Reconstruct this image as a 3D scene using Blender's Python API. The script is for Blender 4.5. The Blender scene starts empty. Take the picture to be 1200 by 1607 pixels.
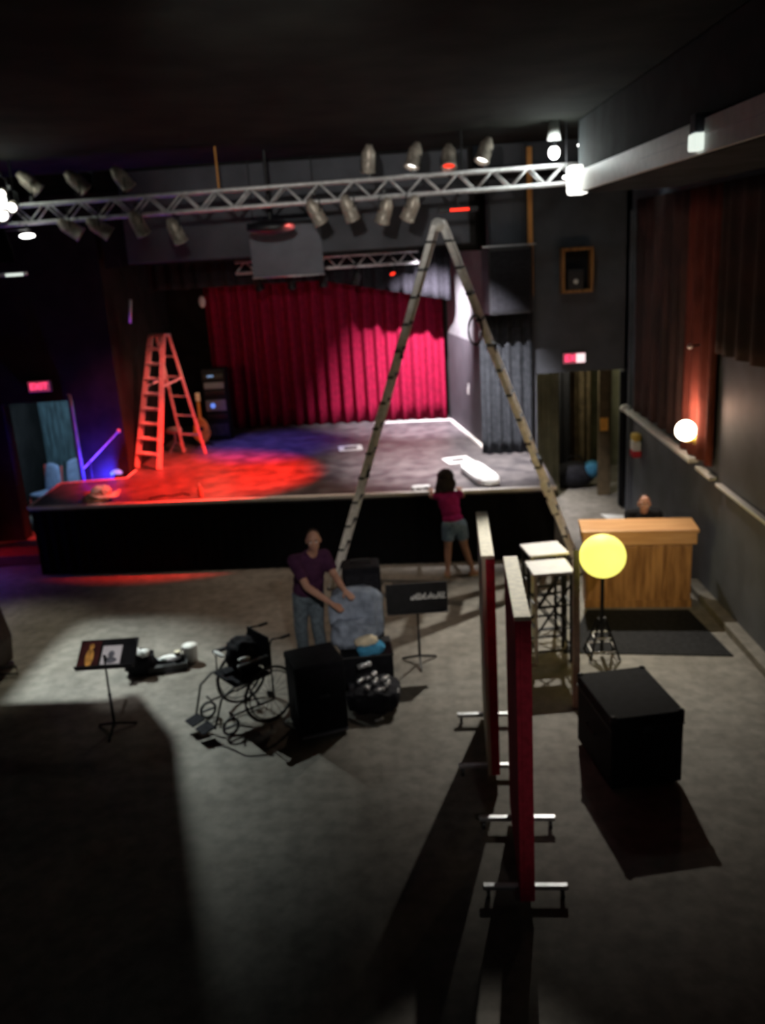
import bpy, bmesh, math, random
from mathutils import Vector, Matrix, Euler
random.seed(7)
S = bpy.context.scene
COL = S.collection
R = math.radians

# ------------------------------------------------------------------ camera
cam_d = bpy.data.cameras.new('camera'); cam = bpy.data.objects.new('camera', cam_d); COL.objects.link(cam)
p, a, r = R(16.5), R(1.7), R(3.64)
F = Vector((-math.sin(a)*math.cos(p), math.cos(a)*math.cos(p), -math.sin(p)))
R0 = Vector((math.cos(a), math.sin(a), 0)); U0 = R0.cross(F)
Rt = R0*math.cos(r) - U0*math.sin(r); Up = R0*math.sin(r) + U0*math.cos(r)
cam.matrix_world = Matrix(((Rt.x, Up.x, -F.x, 0), (Rt.y, Up.y, -F.y, 0), (Rt.z, Up.z, -F.z, 4.63), (0, 0, 0, 1)))
cam_d.sensor_fit = 'VERTICAL'; cam_d.sensor_height = 36.0; cam_d.lens = 1384.0/1607.0*36.0
cam_d.clip_start = 0.05; cam_d.clip_end = 100
cam_d.dof.use_dof = True; cam_d.dof.focus_distance = 2.6; cam_d.dof.aperture_fstop = 2.4
S.camera = cam
S.view_settings.view_transform = 'Standard'; S.view_settings.look = 'None'
S.view_settings.exposure = 0.0; S.view_settings.gamma = 1.0; S.view_settings.use_curve_mapping = False

# ------------------------------------------------------------------ world and lights
W = bpy.data.worlds.new('world'); S.world = W; W.use_nodes = True
W.node_tree.nodes['Background'].inputs[0].default_value = (0.75, 0.85, 1.0, 1)
W.node_tree.nodes['Background'].inputs[1].default_value = 0.006

def light(name, kind, loc, power, color=(1, 1, 1), radius=0.04, aim=None, angle=60, blend=0.3):
    d = bpy.data.lights.new(name, kind); d.energy = power; d.color = color; d.shadow_soft_size = radius
    o = bpy.data.objects.new(name, d); COL.objects.link(o); o.location = loc
    if kind == 'SPOT':
        d.spot_size = R(angle); d.spot_blend = blend
    if aim is not None:
        o.rotation_euler = (Vector(aim)-Vector(loc)).to_track_quat('-Z', 'Y').to_euler()
    return o

KEY_L = (-5.32, 12.62, 5.50); KEY_R = (2.42, 13.35, 5.27)
light('left_work_light', 'SPOT', KEY_L, 2900, (0.90, 1.0, 0.95), 0.010, (-3.9, 8.7, 0), 47.5, 1.0)
light('right_work_light', 'SPOT', KEY_R, 1900, (1.0, 0.95, 0.84), 0.03, (1.75, 9.6, 0), 51, 1.0)
light('left_side_light', 'SPOT', (-5.75, 12.35, 5.35), 420, (1.0, 0.95, 0.7), 0.05, (-5.7, 10.4, 0), 40, 1.0)
light('front_strip_light', 'SPOT', (-1.3, 12.75, 5.2), 260, (1.0, 0.75, 0.55), 0.05, (-1.6, 11.5, 0), 74, 1.0)  # added fill to lift the dim floor along the stage front
light('panel_top_light', 'SPOT', (1.7, 12.6, 5.2), 2600, (1.0, 0.95, 0.85), 0.03, (0.74, 6.7, 2.3), 15, 0.8)  # extra spot without a fixture, brightens the partition tops
light('stand_light', 'SPOT', (-2.4, 1.6, 4.9), 1100, (1.0, 0.97, 0.95), 0.06, (-3.2, 8.15, 0.82), 7.5, 0.7)  # unseen fill from the camera side for the music stand sheets
light('right_work_glow', 'POINT', (2.2, 12.48, 5.62), 22, (0.9, 1.0, 0.95), 0.05)
light('stage_white', 'SPOT', (1.2, 13.1, 5.2), 3400, (1.0, 0.95, 0.95), 0.03, (1.0, 14.7, 1.1), 66, 1.0)
light('curtain_white', 'SPOT', (0.62, 15.62, 4.72), 3900, (1.0, 0.9, 1.0), 0.04, (0.62, 18.6, 1.55), 68, 1.0)
light('stage_red', 'SPOT', (-0.6, 13.2, 5.4), 11000, (1.0, 0.025, 0.012), 0.05, (-3.2, 14.5, 1.1), 44, 0.8)
light('ladder_red', 'SPOT', (-1.0, 13.2, 5.3), 1300, (1.0, 0.16, 0.13), 0.05, (-4.6, 15.6, 2.0), 34, 0.8)
light('stage_blue', 'SPOT', (-5.15, 14.78, 1.06), 220, (0.03, 0.03, 1.0), 0.05, (-5.3, 15.02, 1.5), 150, 0.6)
light('stage_violet', 'SPOT', (-3.7, 15.9, 5.3), 900, (0.16, 0.12, 1.0), 0.05, (-2.6, 16.7, 1.1), 44, 0.9)
light('floor_blue', 'POINT', (-6.95, 12.9, 0.62), 10, (0.15, 0.12, 1.0), 0.08)
light('floor_red', 'POINT', (-6.7, 13.75, 0.75), 3, (1.0, 0.06, 0.03), 0.08)
light('sconce_light', 'POINT', (3.60, 11.32, 2.40), 16, (1.0, 0.60, 0.42), 0.09)
light('left_passage_light', 'SPOT', (-6.3, 15.6, 2.42), 150, (0.55, 0.82, 1.0), 0.1, (-6.5, 18.0, 1.2), 110, 0.6)
light('right_passage_light', 'POINT', (2.85, 16.6, 2.7), 60, (1.0, 0.92, 0.65), 0.15)
light('lantern_light', 'POINT', (2.14, 9.62, 1.3), 14, (1.0, 0.8, 0.35), 0.2)
light('panel_light', 'SPOT', (1.1, 1.3, 3.2), 50, (1.0, 0.92, 0.85), 0.1, (0.72, 5.3, 1.3), 28, 0.9)  # added low fill for the red near edges of the partitions
light('cart_light', 'SPOT', (0.5, 2.0, 4.9), 620, (1.0, 0.94, 0.86), 0.1, (-0.6, 9.4, 1.0), 21, 1.0)  # unseen camera-side fill on the man, blanket pile and lettering
light('bar_light', 'SPOT', (2.2, 2.0, 5.0), 900, (1.0, 0.88, 0.7), 0.1, (2.95, 10.7, 0.75), 15, 0.9)  # invented spot that brightens the front of the bar
light('balcony_light', 'SPOT', (-0.6, 2.4, 5.7), 1300, (1.0, 0.96, 0.88), 0.12, (-0.8, 12.9, 5.95), 32, 1.0)  # added fill with no fixture, lifts the truss and cans
light('wing_lamp', 'POINT', (-3.75, 16.9, 2.7), 7, (1.0, 0.78, 0.45), 0.06)  # added warm fill for the guitar and equipment rack
light('apron_white', 'SPOT', (-4.4, 12.95, 5.0), 110, (1.0, 0.9, 0.85), 0.03, (-4.74, 13.25, 1.1), 8.5, 0.8)  # extra spot added so the hat looks less red
light('left_glare', 'POINT', (-5.2, 12.45, 5.72), 5, (0.9, 1.0, 0.85), 0.05)

# ------------------------------------------------------------------ materials
def mat(name, col, rough=0.6, metal=0.0, var=0.15, scale=8.0, bump=0.0, col2=None, emit=None, strength=0.0, coord='Object', detail=4.0, stretch=None, trans=0.0):
    m = bpy.data.materials.new(name); m.use_nodes = True
    nt = m.node_tree; b = nt.nodes['Principled BSDF']
    b.inputs['Roughness'].default_value = rough; b.inputs['Metallic'].default_value = metal
    if rough >= 0.79: b.inputs['Specular IOR Level'].default_value = 0.15
    if trans: b.inputs['Transmission Weight'].default_value = trans
    c = nt.nodes.new('ShaderNodeTexCoord'); n = nt.nodes.new('ShaderNodeTexNoise')
    n.inputs['Scale'].default_value = scale; n.inputs['Detail'].default_value = detail
    src = c.outputs[coord]
    if stretch:
        mp = nt.nodes.new('ShaderNodeMapping'); mp.inputs['Scale'].default_value = stretch
        nt.links.new(src, mp.inputs[0]); src = mp.outputs[0]
    nt.links.new(src, n.inputs['Vector'])
    rp = nt.nodes.new('ShaderNodeValToRGB')
    c2 = col2 if col2 else tuple(min(1, v*(1+var)) for v in col); c1 = col if col2 else tuple(v*(1-var) for v in col)
    rp.color_ramp.elements[0].position = 0.35; rp.color_ramp.elements[1].position = 0.65
    rp.color_ramp.elements[0].color = (*c1, 1); rp.color_ramp.elements[1].color = (*c2, 1)
    nt.links.new(n.outputs['Fac'], rp.inputs[0]); nt.links.new(rp.outputs[0], b.inputs['Base Color'])
    if bump:
        bm_ = nt.nodes.new('ShaderNodeBump'); bm_.inputs['Strength'].default_value = bump; bm_.inputs['Distance'].default_value = 0.02
        nt.links.new(n.outputs['Fac'], bm_.inputs['Height']); nt.links.new(bm_.outputs[0], b.inputs['Normal'])
    if emit:
        b.inputs['Emission Color'].default_value = (*emit, 1); b.inputs['Emission Strength'].default_value = strength
    return m

def floor_mat():
    m = bpy.data.materials.new('concrete_floor'); m.use_nodes = True; nt = m.node_tree; b = nt.nodes['Principled BSDF']
    c = nt.nodes.new('ShaderNodeTexCoord')
    n1 = nt.nodes.new('ShaderNodeTexNoise'); n1.inputs['Scale'].default_value = 0.9; n1.inputs['Detail'].default_value = 8; n1.inputs['Roughness'].default_value = 0.7
    n2 = nt.nodes.new('ShaderNodeTexNoise'); n2.inputs['Scale'].default_value = 7; n2.inputs['Detail'].default_value = 6
    for n in (n1, n2): nt.links.new(c.outputs['Object'], n.inputs['Vector'])
    r1 = nt.nodes.new('ShaderNodeValToRGB'); r1.color_ramp.elements[0].position = 0.3; r1.color_ramp.elements[1].position = 0.72
    r1.color_ramp.elements[0].color = (0.15, 0.135, 0.115, 1); r1.color_ramp.elements[1].color = (0.30, 0.28, 0.25, 1)
    r2 = nt.nodes.new('ShaderNodeValToRGB'); r2.color_ramp.elements[0].position = 0.35; r2.color_ramp.elements[1].position = 0.6
    r2.color_ramp.elements[0].color = (0.72, 0.72, 0.72, 1); r2.color_ramp.elements[1].color = (1, 1, 1, 1)
    nt.links.new(n1.outputs['Fac'], r1.inputs[0]); nt.links.new(n2.outputs['Fac'], r2.inputs[0])
    mx = nt.nodes.new('ShaderNodeMix'); mx.data_type = 'RGBA'; mx.blend_type = 'MULTIPLY'; mx.inputs['Factor'].default_value = 1
    nt.links.new(r1.outputs[0], mx.inputs[6]); nt.links.new(r2.outputs[0], mx.inputs[7]); nt.links.new(mx.outputs[2], b.inputs['Base Color'])
    b.inputs['Roughness'].default_value = 0.75; b.inputs['Specular IOR Level'].default_value = 0.25
    return m

M = {}
M['floor'] = floor_mat()
M['black_wall'] = mat('black_wall', (0.016, 0.014, 0.014), 0.9, var=0.3, scale=3)
M['grey_wall'] = mat('grey_wall', (0.085, 0.09, 0.105), 0.85, var=0.15, scale=2)
M['blue_wall'] = mat('blue_grey_wall', (0.115, 0.125, 0.15), 0.6, var=0.15, scale=2.5)
M['ceiling'] = mat('ceiling', (0.012, 0.013, 0.011), 0.95, var=0.5, scale=1.6, bump=0.6)
M['soffit'] = mat('soffit', (0.03, 0.033, 0.035), 0.85, var=0.4, scale=2)
M['pass_wall'] = mat('passage_wall', (0.2, 0.2, 0.14), 0.8, var=0.3, scale=2)
M['teal_wall'] = mat('teal_wall', (0.06, 0.10, 0.12), 0.7, var=0.6, scale=6, stretch=(3, 1, 0.4))
M['deck'] = mat('stage_deck', (0.055, 0.05, 0.055), 0.42, var=0.4, scale=3.5, col2=(0.15, 0.135, 0.135), detail=9)
M['skirt'] = mat('stage_skirt', (0.004, 0.004, 0.005), 1.0, var=0.2)
M['nosing'] = mat('stage_nosing', (0.88, 0.84, 0.80), 0.5, var=0.08, scale=20)
M['alu'] = mat('aluminium', (0.52, 0.53, 0.55), 0.38, 0.75, 0.12, 18)
M['lad'] = mat('ladder_aluminium', (0.80, 0.78, 0.76), 0.5, 0.1, 0.15, 14)
M['truss'] = mat('truss_aluminium', (0.62, 0.61, 0.62), 0.5, 0.3, 0.15, 12)
M['can'] = mat('can_bronze', (0.46, 0.40, 0.34), 0.45, 0.35, 0.3, 10)
M['black_metal'] = mat('black_metal', (0.012, 0.012, 0.014), 0.5, 0.3, 0.3, 15)
M['black_plastic'] = mat('black_plastic', (0.012, 0.012, 0.015), 0.45, 0.0, 0.3, 20)
M['black_cloth'] = mat('black_cloth', (0.016, 0.016, 0.02), 0.95, 0.0, 0.3, 30)
M['dark_cloth'] = mat('charcoal_cloth', (0.032, 0.035, 0.042), 0.95, 0.0, 0.3, 12)
M['red_curtain'] = mat('red_velvet', (0.22, 0.004, 0.028), 0.85, 0.0, 0.2, 12)
M['side_curtain'] = mat('side_velvet', (0.045, 0.032, 0.030), 0.95, 0.0, 0.45, 2, col2=(0.085, 0.046, 0.042))
M['sconce_drape'] = mat('russet_velvet', (0.15, 0.04, 0.03), 0.95, 0.0, 0.3, 2)  # redder than the other drapes: sconce glow put into the colour
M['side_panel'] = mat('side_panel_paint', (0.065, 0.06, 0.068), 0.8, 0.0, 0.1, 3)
M['wood'] = mat('bar_oak', (0.20, 0.085, 0.022), 0.45, 0.0, 0.3, 3, col2=(0.42, 0.20, 0.06), stretch=(6, 6, 0.7))
M['wood_top'] = mat('bar_top_oak', (0.46, 0.22, 0.08), 0.35, 0.0, 0.3, 3, col2=(0.58, 0.31, 0.13), stretch=(0.7, 6, 6))
M['timber'] = mat('pale_timber', (0.68, 0.62, 0.46), 0.7, 0.0, 0.15, 3, stretch=(8, 8, 0.6))
M['post'] = mat('amber_timber', (0.65, 0.28, 0.06), 0.6, 0.0, 0.2, 3, stretch=(8, 8, 0.6))
M['red_fabric'] = mat('red_panel_fabric', (0.42, 0.03, 0.055), 0.9, 0.0, 0.2, 20)
M['white'] = mat('white_paint', (0.8, 0.8, 0.78), 0.5, 0.0, 0.05, 10)
M['white_cloth'] = mat('white_cloth', (0.88, 0.88, 0.88), 0.9, 0.0, 0.04, 10, bump=0.2)
M['pale_top'] = mat('pale_laminate', (0.62, 0.60, 0.60), 0.5, 0.0, 0.08, 6)
M['skin'] = mat('skin', (0.46, 0.24, 0.17), 0.55, 0.0, 0.08, 10)
M['skin_d'] = mat('skin_tan', (0.38, 0.20, 0.14), 0.55, 0.0, 0.08, 10)
M['shirt_p'] = mat('plum_shirt', (0.055, 0.018, 0.05), 0.9, 0.0, 0.2, 14)
M['shirt_m'] = mat('magenta_shirt', (0.40, 0.022, 0.16), 0.9, 0.0, 0.2, 14)
M['shirt_k'] = mat('black_shirt', (0.012, 0.012, 0.014), 0.9, 0.0, 0.2, 14)
M['jeans'] = mat('grey_jeans', (0.12, 0.15, 0.18), 0.9, 0.0, 0.25, 20)
M['denim'] = mat('blue_denim', (0.16, 0.24, 0.34), 0.9, 0.0, 0.25, 25)
M['hair'] = mat('dark_hair', (0.02, 0.011, 0.012), 0.7, 0.0, 0.4, 30)
M['hair_s'] = mat('short_hair', (0.035, 0.02, 0.015), 0.8, 0.0, 0.4, 40)
M['shoe'] = mat('shoe', (0.05, 0.04, 0.04), 0.7)
M['sandal'] = mat('sandal', (0.35, 0.25, 0.12), 0.7)
M['eye'] = mat('eye_white', (0.7, 0.68, 0.66), 0.3, var=0.02)
M['iris'] = mat('iris', (0.03, 0.02, 0.015), 0.2, var=0.02)
M['lips'] = mat('lips', (0.40, 0.15, 0.13), 0.5, var=0.05)
M['grey_blanket'] = mat('grey_blue_blanket', (0.24, 0.28, 0.36), 0.95, 0.0, 0.3, 9, bump=0.3)
M['cyan_cloth'] = mat('sky_blue_cloth', (0.07, 0.30, 0.52), 0.9, 0.0, 0.2, 12)
M['cream'] = mat('cream_cloth', (0.72, 0.62, 0.46), 0.9, 0.0, 0.15, 14)
M['chrome'] = mat('chrome', (0.7, 0.7, 0.72), 0.25, 0.6, 0.05, 10)
M['case'] = mat('road_case_black', (0.008, 0.008, 0.011), 0.8, 0.0, 0.3, 14)
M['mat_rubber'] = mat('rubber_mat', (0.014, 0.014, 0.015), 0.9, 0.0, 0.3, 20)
M['tyre'] = mat('tyre', (0.02, 0.02, 0.02), 0.7)
M['bag'] = mat('black_bag', (0.015, 0.015, 0.02), 0.8, 0.0, 0.3, 12)
M['poster_b'] = mat('poster_brown', (0.055, 0.012, 0.012), 0.5, 0.0, 0.4, 9)
M['poster_o'] = mat('poster_orange', (0.62, 0.30, 0.07), 0.5, 0.0, 0.5, 14)
M['paper'] = mat('paper', (0.72, 0.68, 0.70), 0.7, 0.0, 0.05, 6)
M['paper_grey'] = mat('print_grey', (0.12, 0.12, 0.14), 0.7, 0.0, 0.4, 12)
M['red_frame'] = mat('red_chair_frame', (0.5, 0.05, 0.04), 0.5)
M['chair_blue'] = mat('chair_blue', (0.22, 0.27, 0.42), 0.8)
M['fiberglass'] = mat('fibreglass_rail', (0.62, 0.42, 0.40), 0.5, 0.0, 0.1, 10)
M['guitar'] = mat('honey_wood', (0.62, 0.30, 0.05), 0.4, 0.0, 0.3, 6)
M['flesh_cloth'] = mat('tan_felt', (0.85, 0.68, 0.58), 0.95, 0.0, 0.2, 16)
M['bottle'] = mat('amber_plastic', (0.55, 0.25, 0.18), 0.3, 0.0, 0.1, 10)
M['yellow_red'] = mat('yellow_enamel', (0.8, 0.55, 0.12), 0.4)
M['red_enamel'] = mat('red_enamel', (0.6, 0.03, 0.05), 0.4)
M['step_red'] = mat('red_step', (0.30, 0.05, 0.04), 0.8)
M['orange_sign'] = mat('orange_sign', (0.7, 0.32, 0.05), 0.6)
M['blue_bag'] = mat('blue_bag', (0.04, 0.16, 0.28), 0.8)
M['drape_brown'] = mat('brown_drape', (0.10, 0.075, 0.045), 0.9, 0.0, 0.3, 6)
M['screen'] = mat('screen_grey', (0.16, 0.17, 0.20), 0.8, 0.0, 0.08, 4)
M['e_white'] = mat('glow_white', (0.8, 0.8, 0.8), emit=(1.0, 0.99, 0.95), strength=6)
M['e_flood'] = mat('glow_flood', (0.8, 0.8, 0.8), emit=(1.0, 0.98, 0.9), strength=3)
M['e_warm'] = mat('glow_warm', (0.8, 0.8, 0.8), emit=(1.0, 0.85, 0.62), strength=9)
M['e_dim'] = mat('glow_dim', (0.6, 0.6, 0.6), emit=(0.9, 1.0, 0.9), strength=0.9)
M['e_yellow'] = mat('glow_yellow', (0.9, 0.8, 0.2), emit=(1.0, 0.92, 0.17), strength=1.25)
M['e_exit'] = mat('glow_exit', (0.6, 0.05, 0.1), emit=(1.0, 0.05, 0.16), strength=2.2)
M['e_face'] = mat('glow_face', (0.5, 0.2, 0.25), emit=(1.0, 0.10, 0.2), strength=0.28)
M['e_face_w'] = mat('glow_face_white', (0.8, 0.7, 0.7), emit=(1.0, 0.8, 0.82), strength=1.1)
M['e_red'] = mat('glow_red', (0.6, 0.02, 0.02), emit=(1.0, 0.03, 0.01), strength=2.0)
M['e_blue'] = mat('glow_blue', (0.1, 0.2, 0.6), emit=(0.15, 0.3, 1.0), strength=0.9)
M['e_cyan'] = mat('glow_pale_blue', (0.1, 0.2, 0.6), emit=(0.35, 0.6, 1.0), strength=0.5)
M['e_green'] = mat('glow_green', (0.0, 0.5, 0.1), emit=(0.05, 1.0, 0.2), strength=1.0)

# ------------------------------------------------------------------ mesh helpers
class MB:
    def __init__(s): s.bm = bmesh.new()
    def _add(s, fn, mtx):
        n = len(s.bm.verts); fn(); s.bm.verts.ensure_lookup_table()
        for v in s.bm.verts[n:]: v.co = mtx @ v.co
        return s
    def box(s, c, d, rot=(0, 0, 0)):
        m = Matrix.Translation(c) @ Euler(rot).to_matrix().to_4x4() @ Matrix.Diagonal((*d, 1))
        bmesh.ops.create_cube(s.bm, size=1, matrix=m); return s
    def cyl(s, p0, p1, r0, r1=None, n=16, caps=True):
        p0, p1 = Vector(p0), Vector(p1); r1 = r0 if r1 is None else r1; d = p1-p0
        q = d.to_track_quat('Z', 'Y').to_matrix().to_4x4()
        bmesh.ops.create_cone(s.bm, cap_ends=caps, cap_tris=False, segments=n, radius1=max(r0, 1e-4), radius2=max(r1, 1e-4), depth=d.length, matrix=Matrix.Translation((p0+p1)/2) @ q)
        return s
    def ball(s, c, rad, rot=(0, 0, 0), u=20, v=12):
        if not hasattr(rad, '__len__'): rad = (rad,)*3
        m = Matrix.Translation(c) @ Euler(rot).to_matrix().to_4x4() @ Matrix.Diagonal((*rad, 1))
        bmesh.ops.create_uvsphere(s.bm, u_segments=u, v_segments=v, radius=1, matrix=m); return s
    def bar(s, p0, p1, w, h, up=(0, 0, 1)):
        p0, p1 = Vector(p0), Vector(p1); d = (p1-p0); L = d.length; d.normalize()
        up = Vector(up); x = up.cross(d)
        if x.length < 1e-4: x = Vector((1, 0, 0)).cross(d)
        x.normalize(); y = d.cross(x)
        m = Matrix(((x.x, y.x, d.x, 0), (x.y, y.y, d.y, 0), (x.z, y.z, d.z, 0), (0, 0, 0, 1)))
        bmesh.ops.create_cube(s.bm, size=1, matrix=Matrix.Translation((p0+p1)/2) @ m @ Matrix.Diagonal((w, h, L, 1))); return s
    def tube(s, pts, rad, n=8, closed=False):
        pts = [Vector(q) for q in pts]; rings = []; N = len(pts)
        for i, q in enumerate(pts):
            t = (pts[(i+1) % N]-pts[i-1]) if closed else (pts[min(i+1, N-1)]-pts[max(i-1, 0)])
            t.normalize(); x = t.cross(Vector((0, 0, 1)))
            if x.length < 0.05: x = t.cross(Vector((1, 0, 0)))
            x.normalize(); y = t.cross(x)
            rings.append([s.bm.verts.new(q + (x*math.cos(2*math.pi*k/n)+y*math.sin(2*math.pi*k/n))*rad) for k in range(n)])
        for i in range(N if closed else N-1):
            A, B = rings[i], rings[(i+1) % N]
            for k in range(n): s.bm.faces.new((A[k], A[(k+1) % n], B[(k+1) % n], B[k]))
        if not closed: s.bm.faces.new(rings[0][::-1]); s.bm.faces.new(rings[-1])
        return s
    def lathe(s, prof, o=(0, 0, 0), axis=(0, 0, 1), n=20):
        q = Vector(axis).to_track_quat('Z', 'Y').to_matrix(); o = Vector(o); rings = []
        for (rr, z) in prof:
            rings.append([s.bm.verts.new(o + q @ Vector((rr*math.cos(2*math.pi*k/n), rr*math.sin(2*math.pi*k/n), z))) for k in range(n)])
        for A, B in zip(rings, rings[1:]):
            for k in range(n): s.bm.faces.new((A[k], A[(k+1) % n], B[(k+1) % n], B[k]))
        return s
    def prism(s, poly, z0, z1):
        A = [s.bm.verts.new((x, y, z0)) for x, y in poly]; B = [s.bm.verts.new((x, y, z1)) for x, y in poly]
        n = len(poly); s.bm.faces.new(A[::-1]); s.bm.faces.new(B)
        for k in range(n): s.bm.faces.new((A[k], A[(k+1) % n], B[(k+1) % n], B[k]))
        return s
    def grid(s, fn, nu, nv):
        V = [[s.bm.verts.new(fn(i/nu, j/nv)) for j in range(nv+1)] for i in range(nu+1)]
        for i in range(nu):
            for j in range(nv): s.bm.faces.new((V[i][j], V[i+1][j], V[i+1][j+1], V[i][j+1]))
        return s
    def build(s, name, m, parent=None, off=None, smooth=False, bevel=0.0, solid=0.0, sub=0):
        if off is not None:
            bmesh.ops.translate(s.bm, vec=-Vector(off), verts=s.bm.verts)
        bmesh.ops.recalc_face_normals(s.bm, faces=s.bm.faces)
        me = bpy.data.meshes.new(name); s.bm.to_mesh(me); s.bm.free()
        if smooth:
            for f in me.polygons: f.use_smooth = True
        me.materials.append(m); o = bpy.data.objects.new(name, me); COL.objects.link(o)
        if parent: o.parent = parent
        if solid:
            k = o.modifiers.new('s', 'SOLIDIFY'); k.thickness = solid; k.offset = 0
        if bevel:
            k = o.modifiers.new('b', 'BEVEL'); k.width = bevel; k.segments = 2; k.limit_method = 'ANGLE'
        if sub:
            k = o.modifiers.new('u', 'SUBSURF'); k.levels = sub; k.render_levels = sub
        return o

def tag(o, label, cat, group=None, kind=None):
    o['label'] = label; o['category'] = cat
    if group: o['group'] = group
    if kind: o['kind'] = kind
    return o
def thing(name, loc, label, cat, rz=0.0, group=None):
    o = bpy.data.objects.new(name, None); COL.objects.link(o); o.empty_display_size = 0.1
    o.location = loc; o.rotation_euler = (0, 0, rz); return tag(o, label, cat, group)
def struct(o, kind='structure'):
    o['kind'] = kind; return o
def copy_tree(o, parent=None):
    c = o.copy(); COL.objects.link(c)
    if parent: c.parent = parent
    for ch in list(o.children): copy_tree(ch, c)
    return c
def realise(o):
    bpy.context.view_layer.update()
    dg = bpy.context.evaluated_depsgraph_get(); me = bpy.data.meshes.new_from_object(o.evaluated_get(dg))
    me.name = o.name; old = o.data; o.modifiers.clear(); o.data = me
    return o
def drape(x0, y0, x1, y1, z0, z1, folds, amp, fn=None, nv=10, seed=0):
    rnd = random.Random(seed); ph = [rnd.uniform(-0.5, 0.5) for _ in range(int(folds)+3)]
    d = Vector((x1-x0, y1-y0, 0)); n = Vector((-d.y, d.x, 0)).normalized()
    def f(u, v):
        k = u*folds; i = int(k); t = k-i; w = math.sin(2*math.pi*(k + 0.35*(ph[i]*(1-t)+ph[i+1]*t)))
        q = Vector((x0, y0, 0)) + d*u + n*amp*(0.55+0.45*(1-v))*w
        return Vector((q.x, q.y, z0+(z1-z0)*v))
    return MB().grid(f, int(folds*10), nv)

def text_mesh(name, body, size, m, parent, loc, rot, depth=0.006):
    cu = bpy.data.curves.new(name, 'FONT'); cu.body = body; cu.size = size; cu.extrude = depth; cu.align_x = 'CENTER'; cu.align_y = 'CENTER'
    o = bpy.data.objects.new(name, cu); COL.objects.link(o); bpy.context.view_layer.update()
    me = bpy.data.meshes.new_from_object(o.evaluated_get(bpy.context.evaluated_depsgraph_get())); bpy.data.objects.remove(o)
    me.materials.clear(); me.materials.append(m); o = bpy.data.objects.new(name, me); COL.objects.link(o)
    o.parent = parent; o.location = loc; o.rotation_euler = rot; return o

# ------------------------------------------------------------------ the room
def bx(name, x0, x1, y0, y1, z0, z1, m): return MB().box(((x0+x1)/2, (y0+y1)/2, (z0+z1)/2), (x1-x0, y1-y0, z1-z0)).build(name, m)
def sbx(name, *q): return struct(bx(name, *q))
sbx('floor', -7.8, 5.0, 1.0, 19.6, -0.2, 0.0, M['floor'])
sbx('ceiling', -7.8, 5.0, -1.0, 15.0, 6.12, 6.3, M['ceiling'])
sbx('wall_left', -7.8, -7.5, 1.0, 19.6, 0, 6.3, M['black_wall'])
sbx('wall_right', 3.88, 4.1, 1.0, 15.1, 0, 6.3, M['blue_wall'])
# wall around the stage opening: piers, header over everything
b = MB()
b.box((-7.2, 15.2, 3.0), (0.6, 0.3, 6.1)); b.box((-5.25, 15.2, 3.06), (0.8, 0.3, 6.12))
b.box((-6.3, 15.2, 4.3), (1.3, 0.3, 3.64)); b.box((-1.7, 15.2, 5.37), (6.1, 0.3, 1.5))
struct(b.build('wall_stage_left', M['black_wall']))
b = MB(); b.box((-1.55, 15.02, 5.37), (5.6, 0.06, 1.42)); struct(b.build('trim_header', M['grey_wall'], bevel=0.01))
b = MB()
b.box((1.93, 15.2, 3.06), (0.76, 0.3, 6.12)); b.box((3.1, 15.2, 4.29), (1.6, 0.3, 3.66)); b.box((3.84, 15.2, 3.06), (0.1, 0.3, 6.12))
struct(b.build('wall_stage_right', M['grey_wall']))
sbx('wall_back', -7.8, 4.9, 19.3, 19.5, 0, 6.3, M['black_wall'])
sbx('ceiling_stage', -7.8, 4.9, 15.0, 19.6, 5.6, 5.8, M['black_wall'])
sbx('wall_wing', -5.0, -4.86, 15.35, 19.3, 1.0, 5.6, M['black_wall'])
# passages behind the two exit openings
sbx('wall_passage_right', 2.2, 4.9, 18.2, 18.35, 0, 5.6, M['pass_wall'])
sbx('wall_passage_side', 4.6, 4.75, 15.35, 18.2, 0, 5.6, M['pass_wall'])
sbx('wall_passage_left', -7.5, -5.0, 18.0, 18.15, 0, 5.6, M['teal_wall'])
# dropped ceiling over the right aisle
b = MB(); b.box((3.20, 6.8, 5.66), (1.36, 11.6, 0.92)); struct(b.build('trim_soffit', M['soffit'], bevel=0.02))
b = MB(); b.box((2.505, 8.6, 5.34), (0.03, 7.9, 0.26)); struct(b.build('trim_fascia', M['white'], bevel=0.005))
# side wall of the stage, running back to the red curtain
v = Vector((0.98, 18.5, 0)) - Vector((1.46, 15.36, 0))
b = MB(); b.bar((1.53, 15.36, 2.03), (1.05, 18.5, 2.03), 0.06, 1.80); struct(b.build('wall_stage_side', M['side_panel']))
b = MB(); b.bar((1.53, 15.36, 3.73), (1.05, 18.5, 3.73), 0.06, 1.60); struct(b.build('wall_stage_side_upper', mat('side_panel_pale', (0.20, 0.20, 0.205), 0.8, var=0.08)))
# ledge along the right wall, worn and stepped near the camera
b = MB(); b.bar((3.80, 14.9, 1.80), (3.80, 11.4, 1.72), 0.14, 0.06); b.bar((3.82, 11.25, 1.67), (3.82, 10.7, 1.65), 0.10, 0.05); b.bar((3.83, 10.55, 1.62), (3.83, 3.0, 1.5), 0.08, 0.04)
b.ball((3.78, 14.85, 1.82), (0.10, 0.10, 0.07))
struct(b.build('trim_ledge', M['white'], bevel=0.01))
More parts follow.
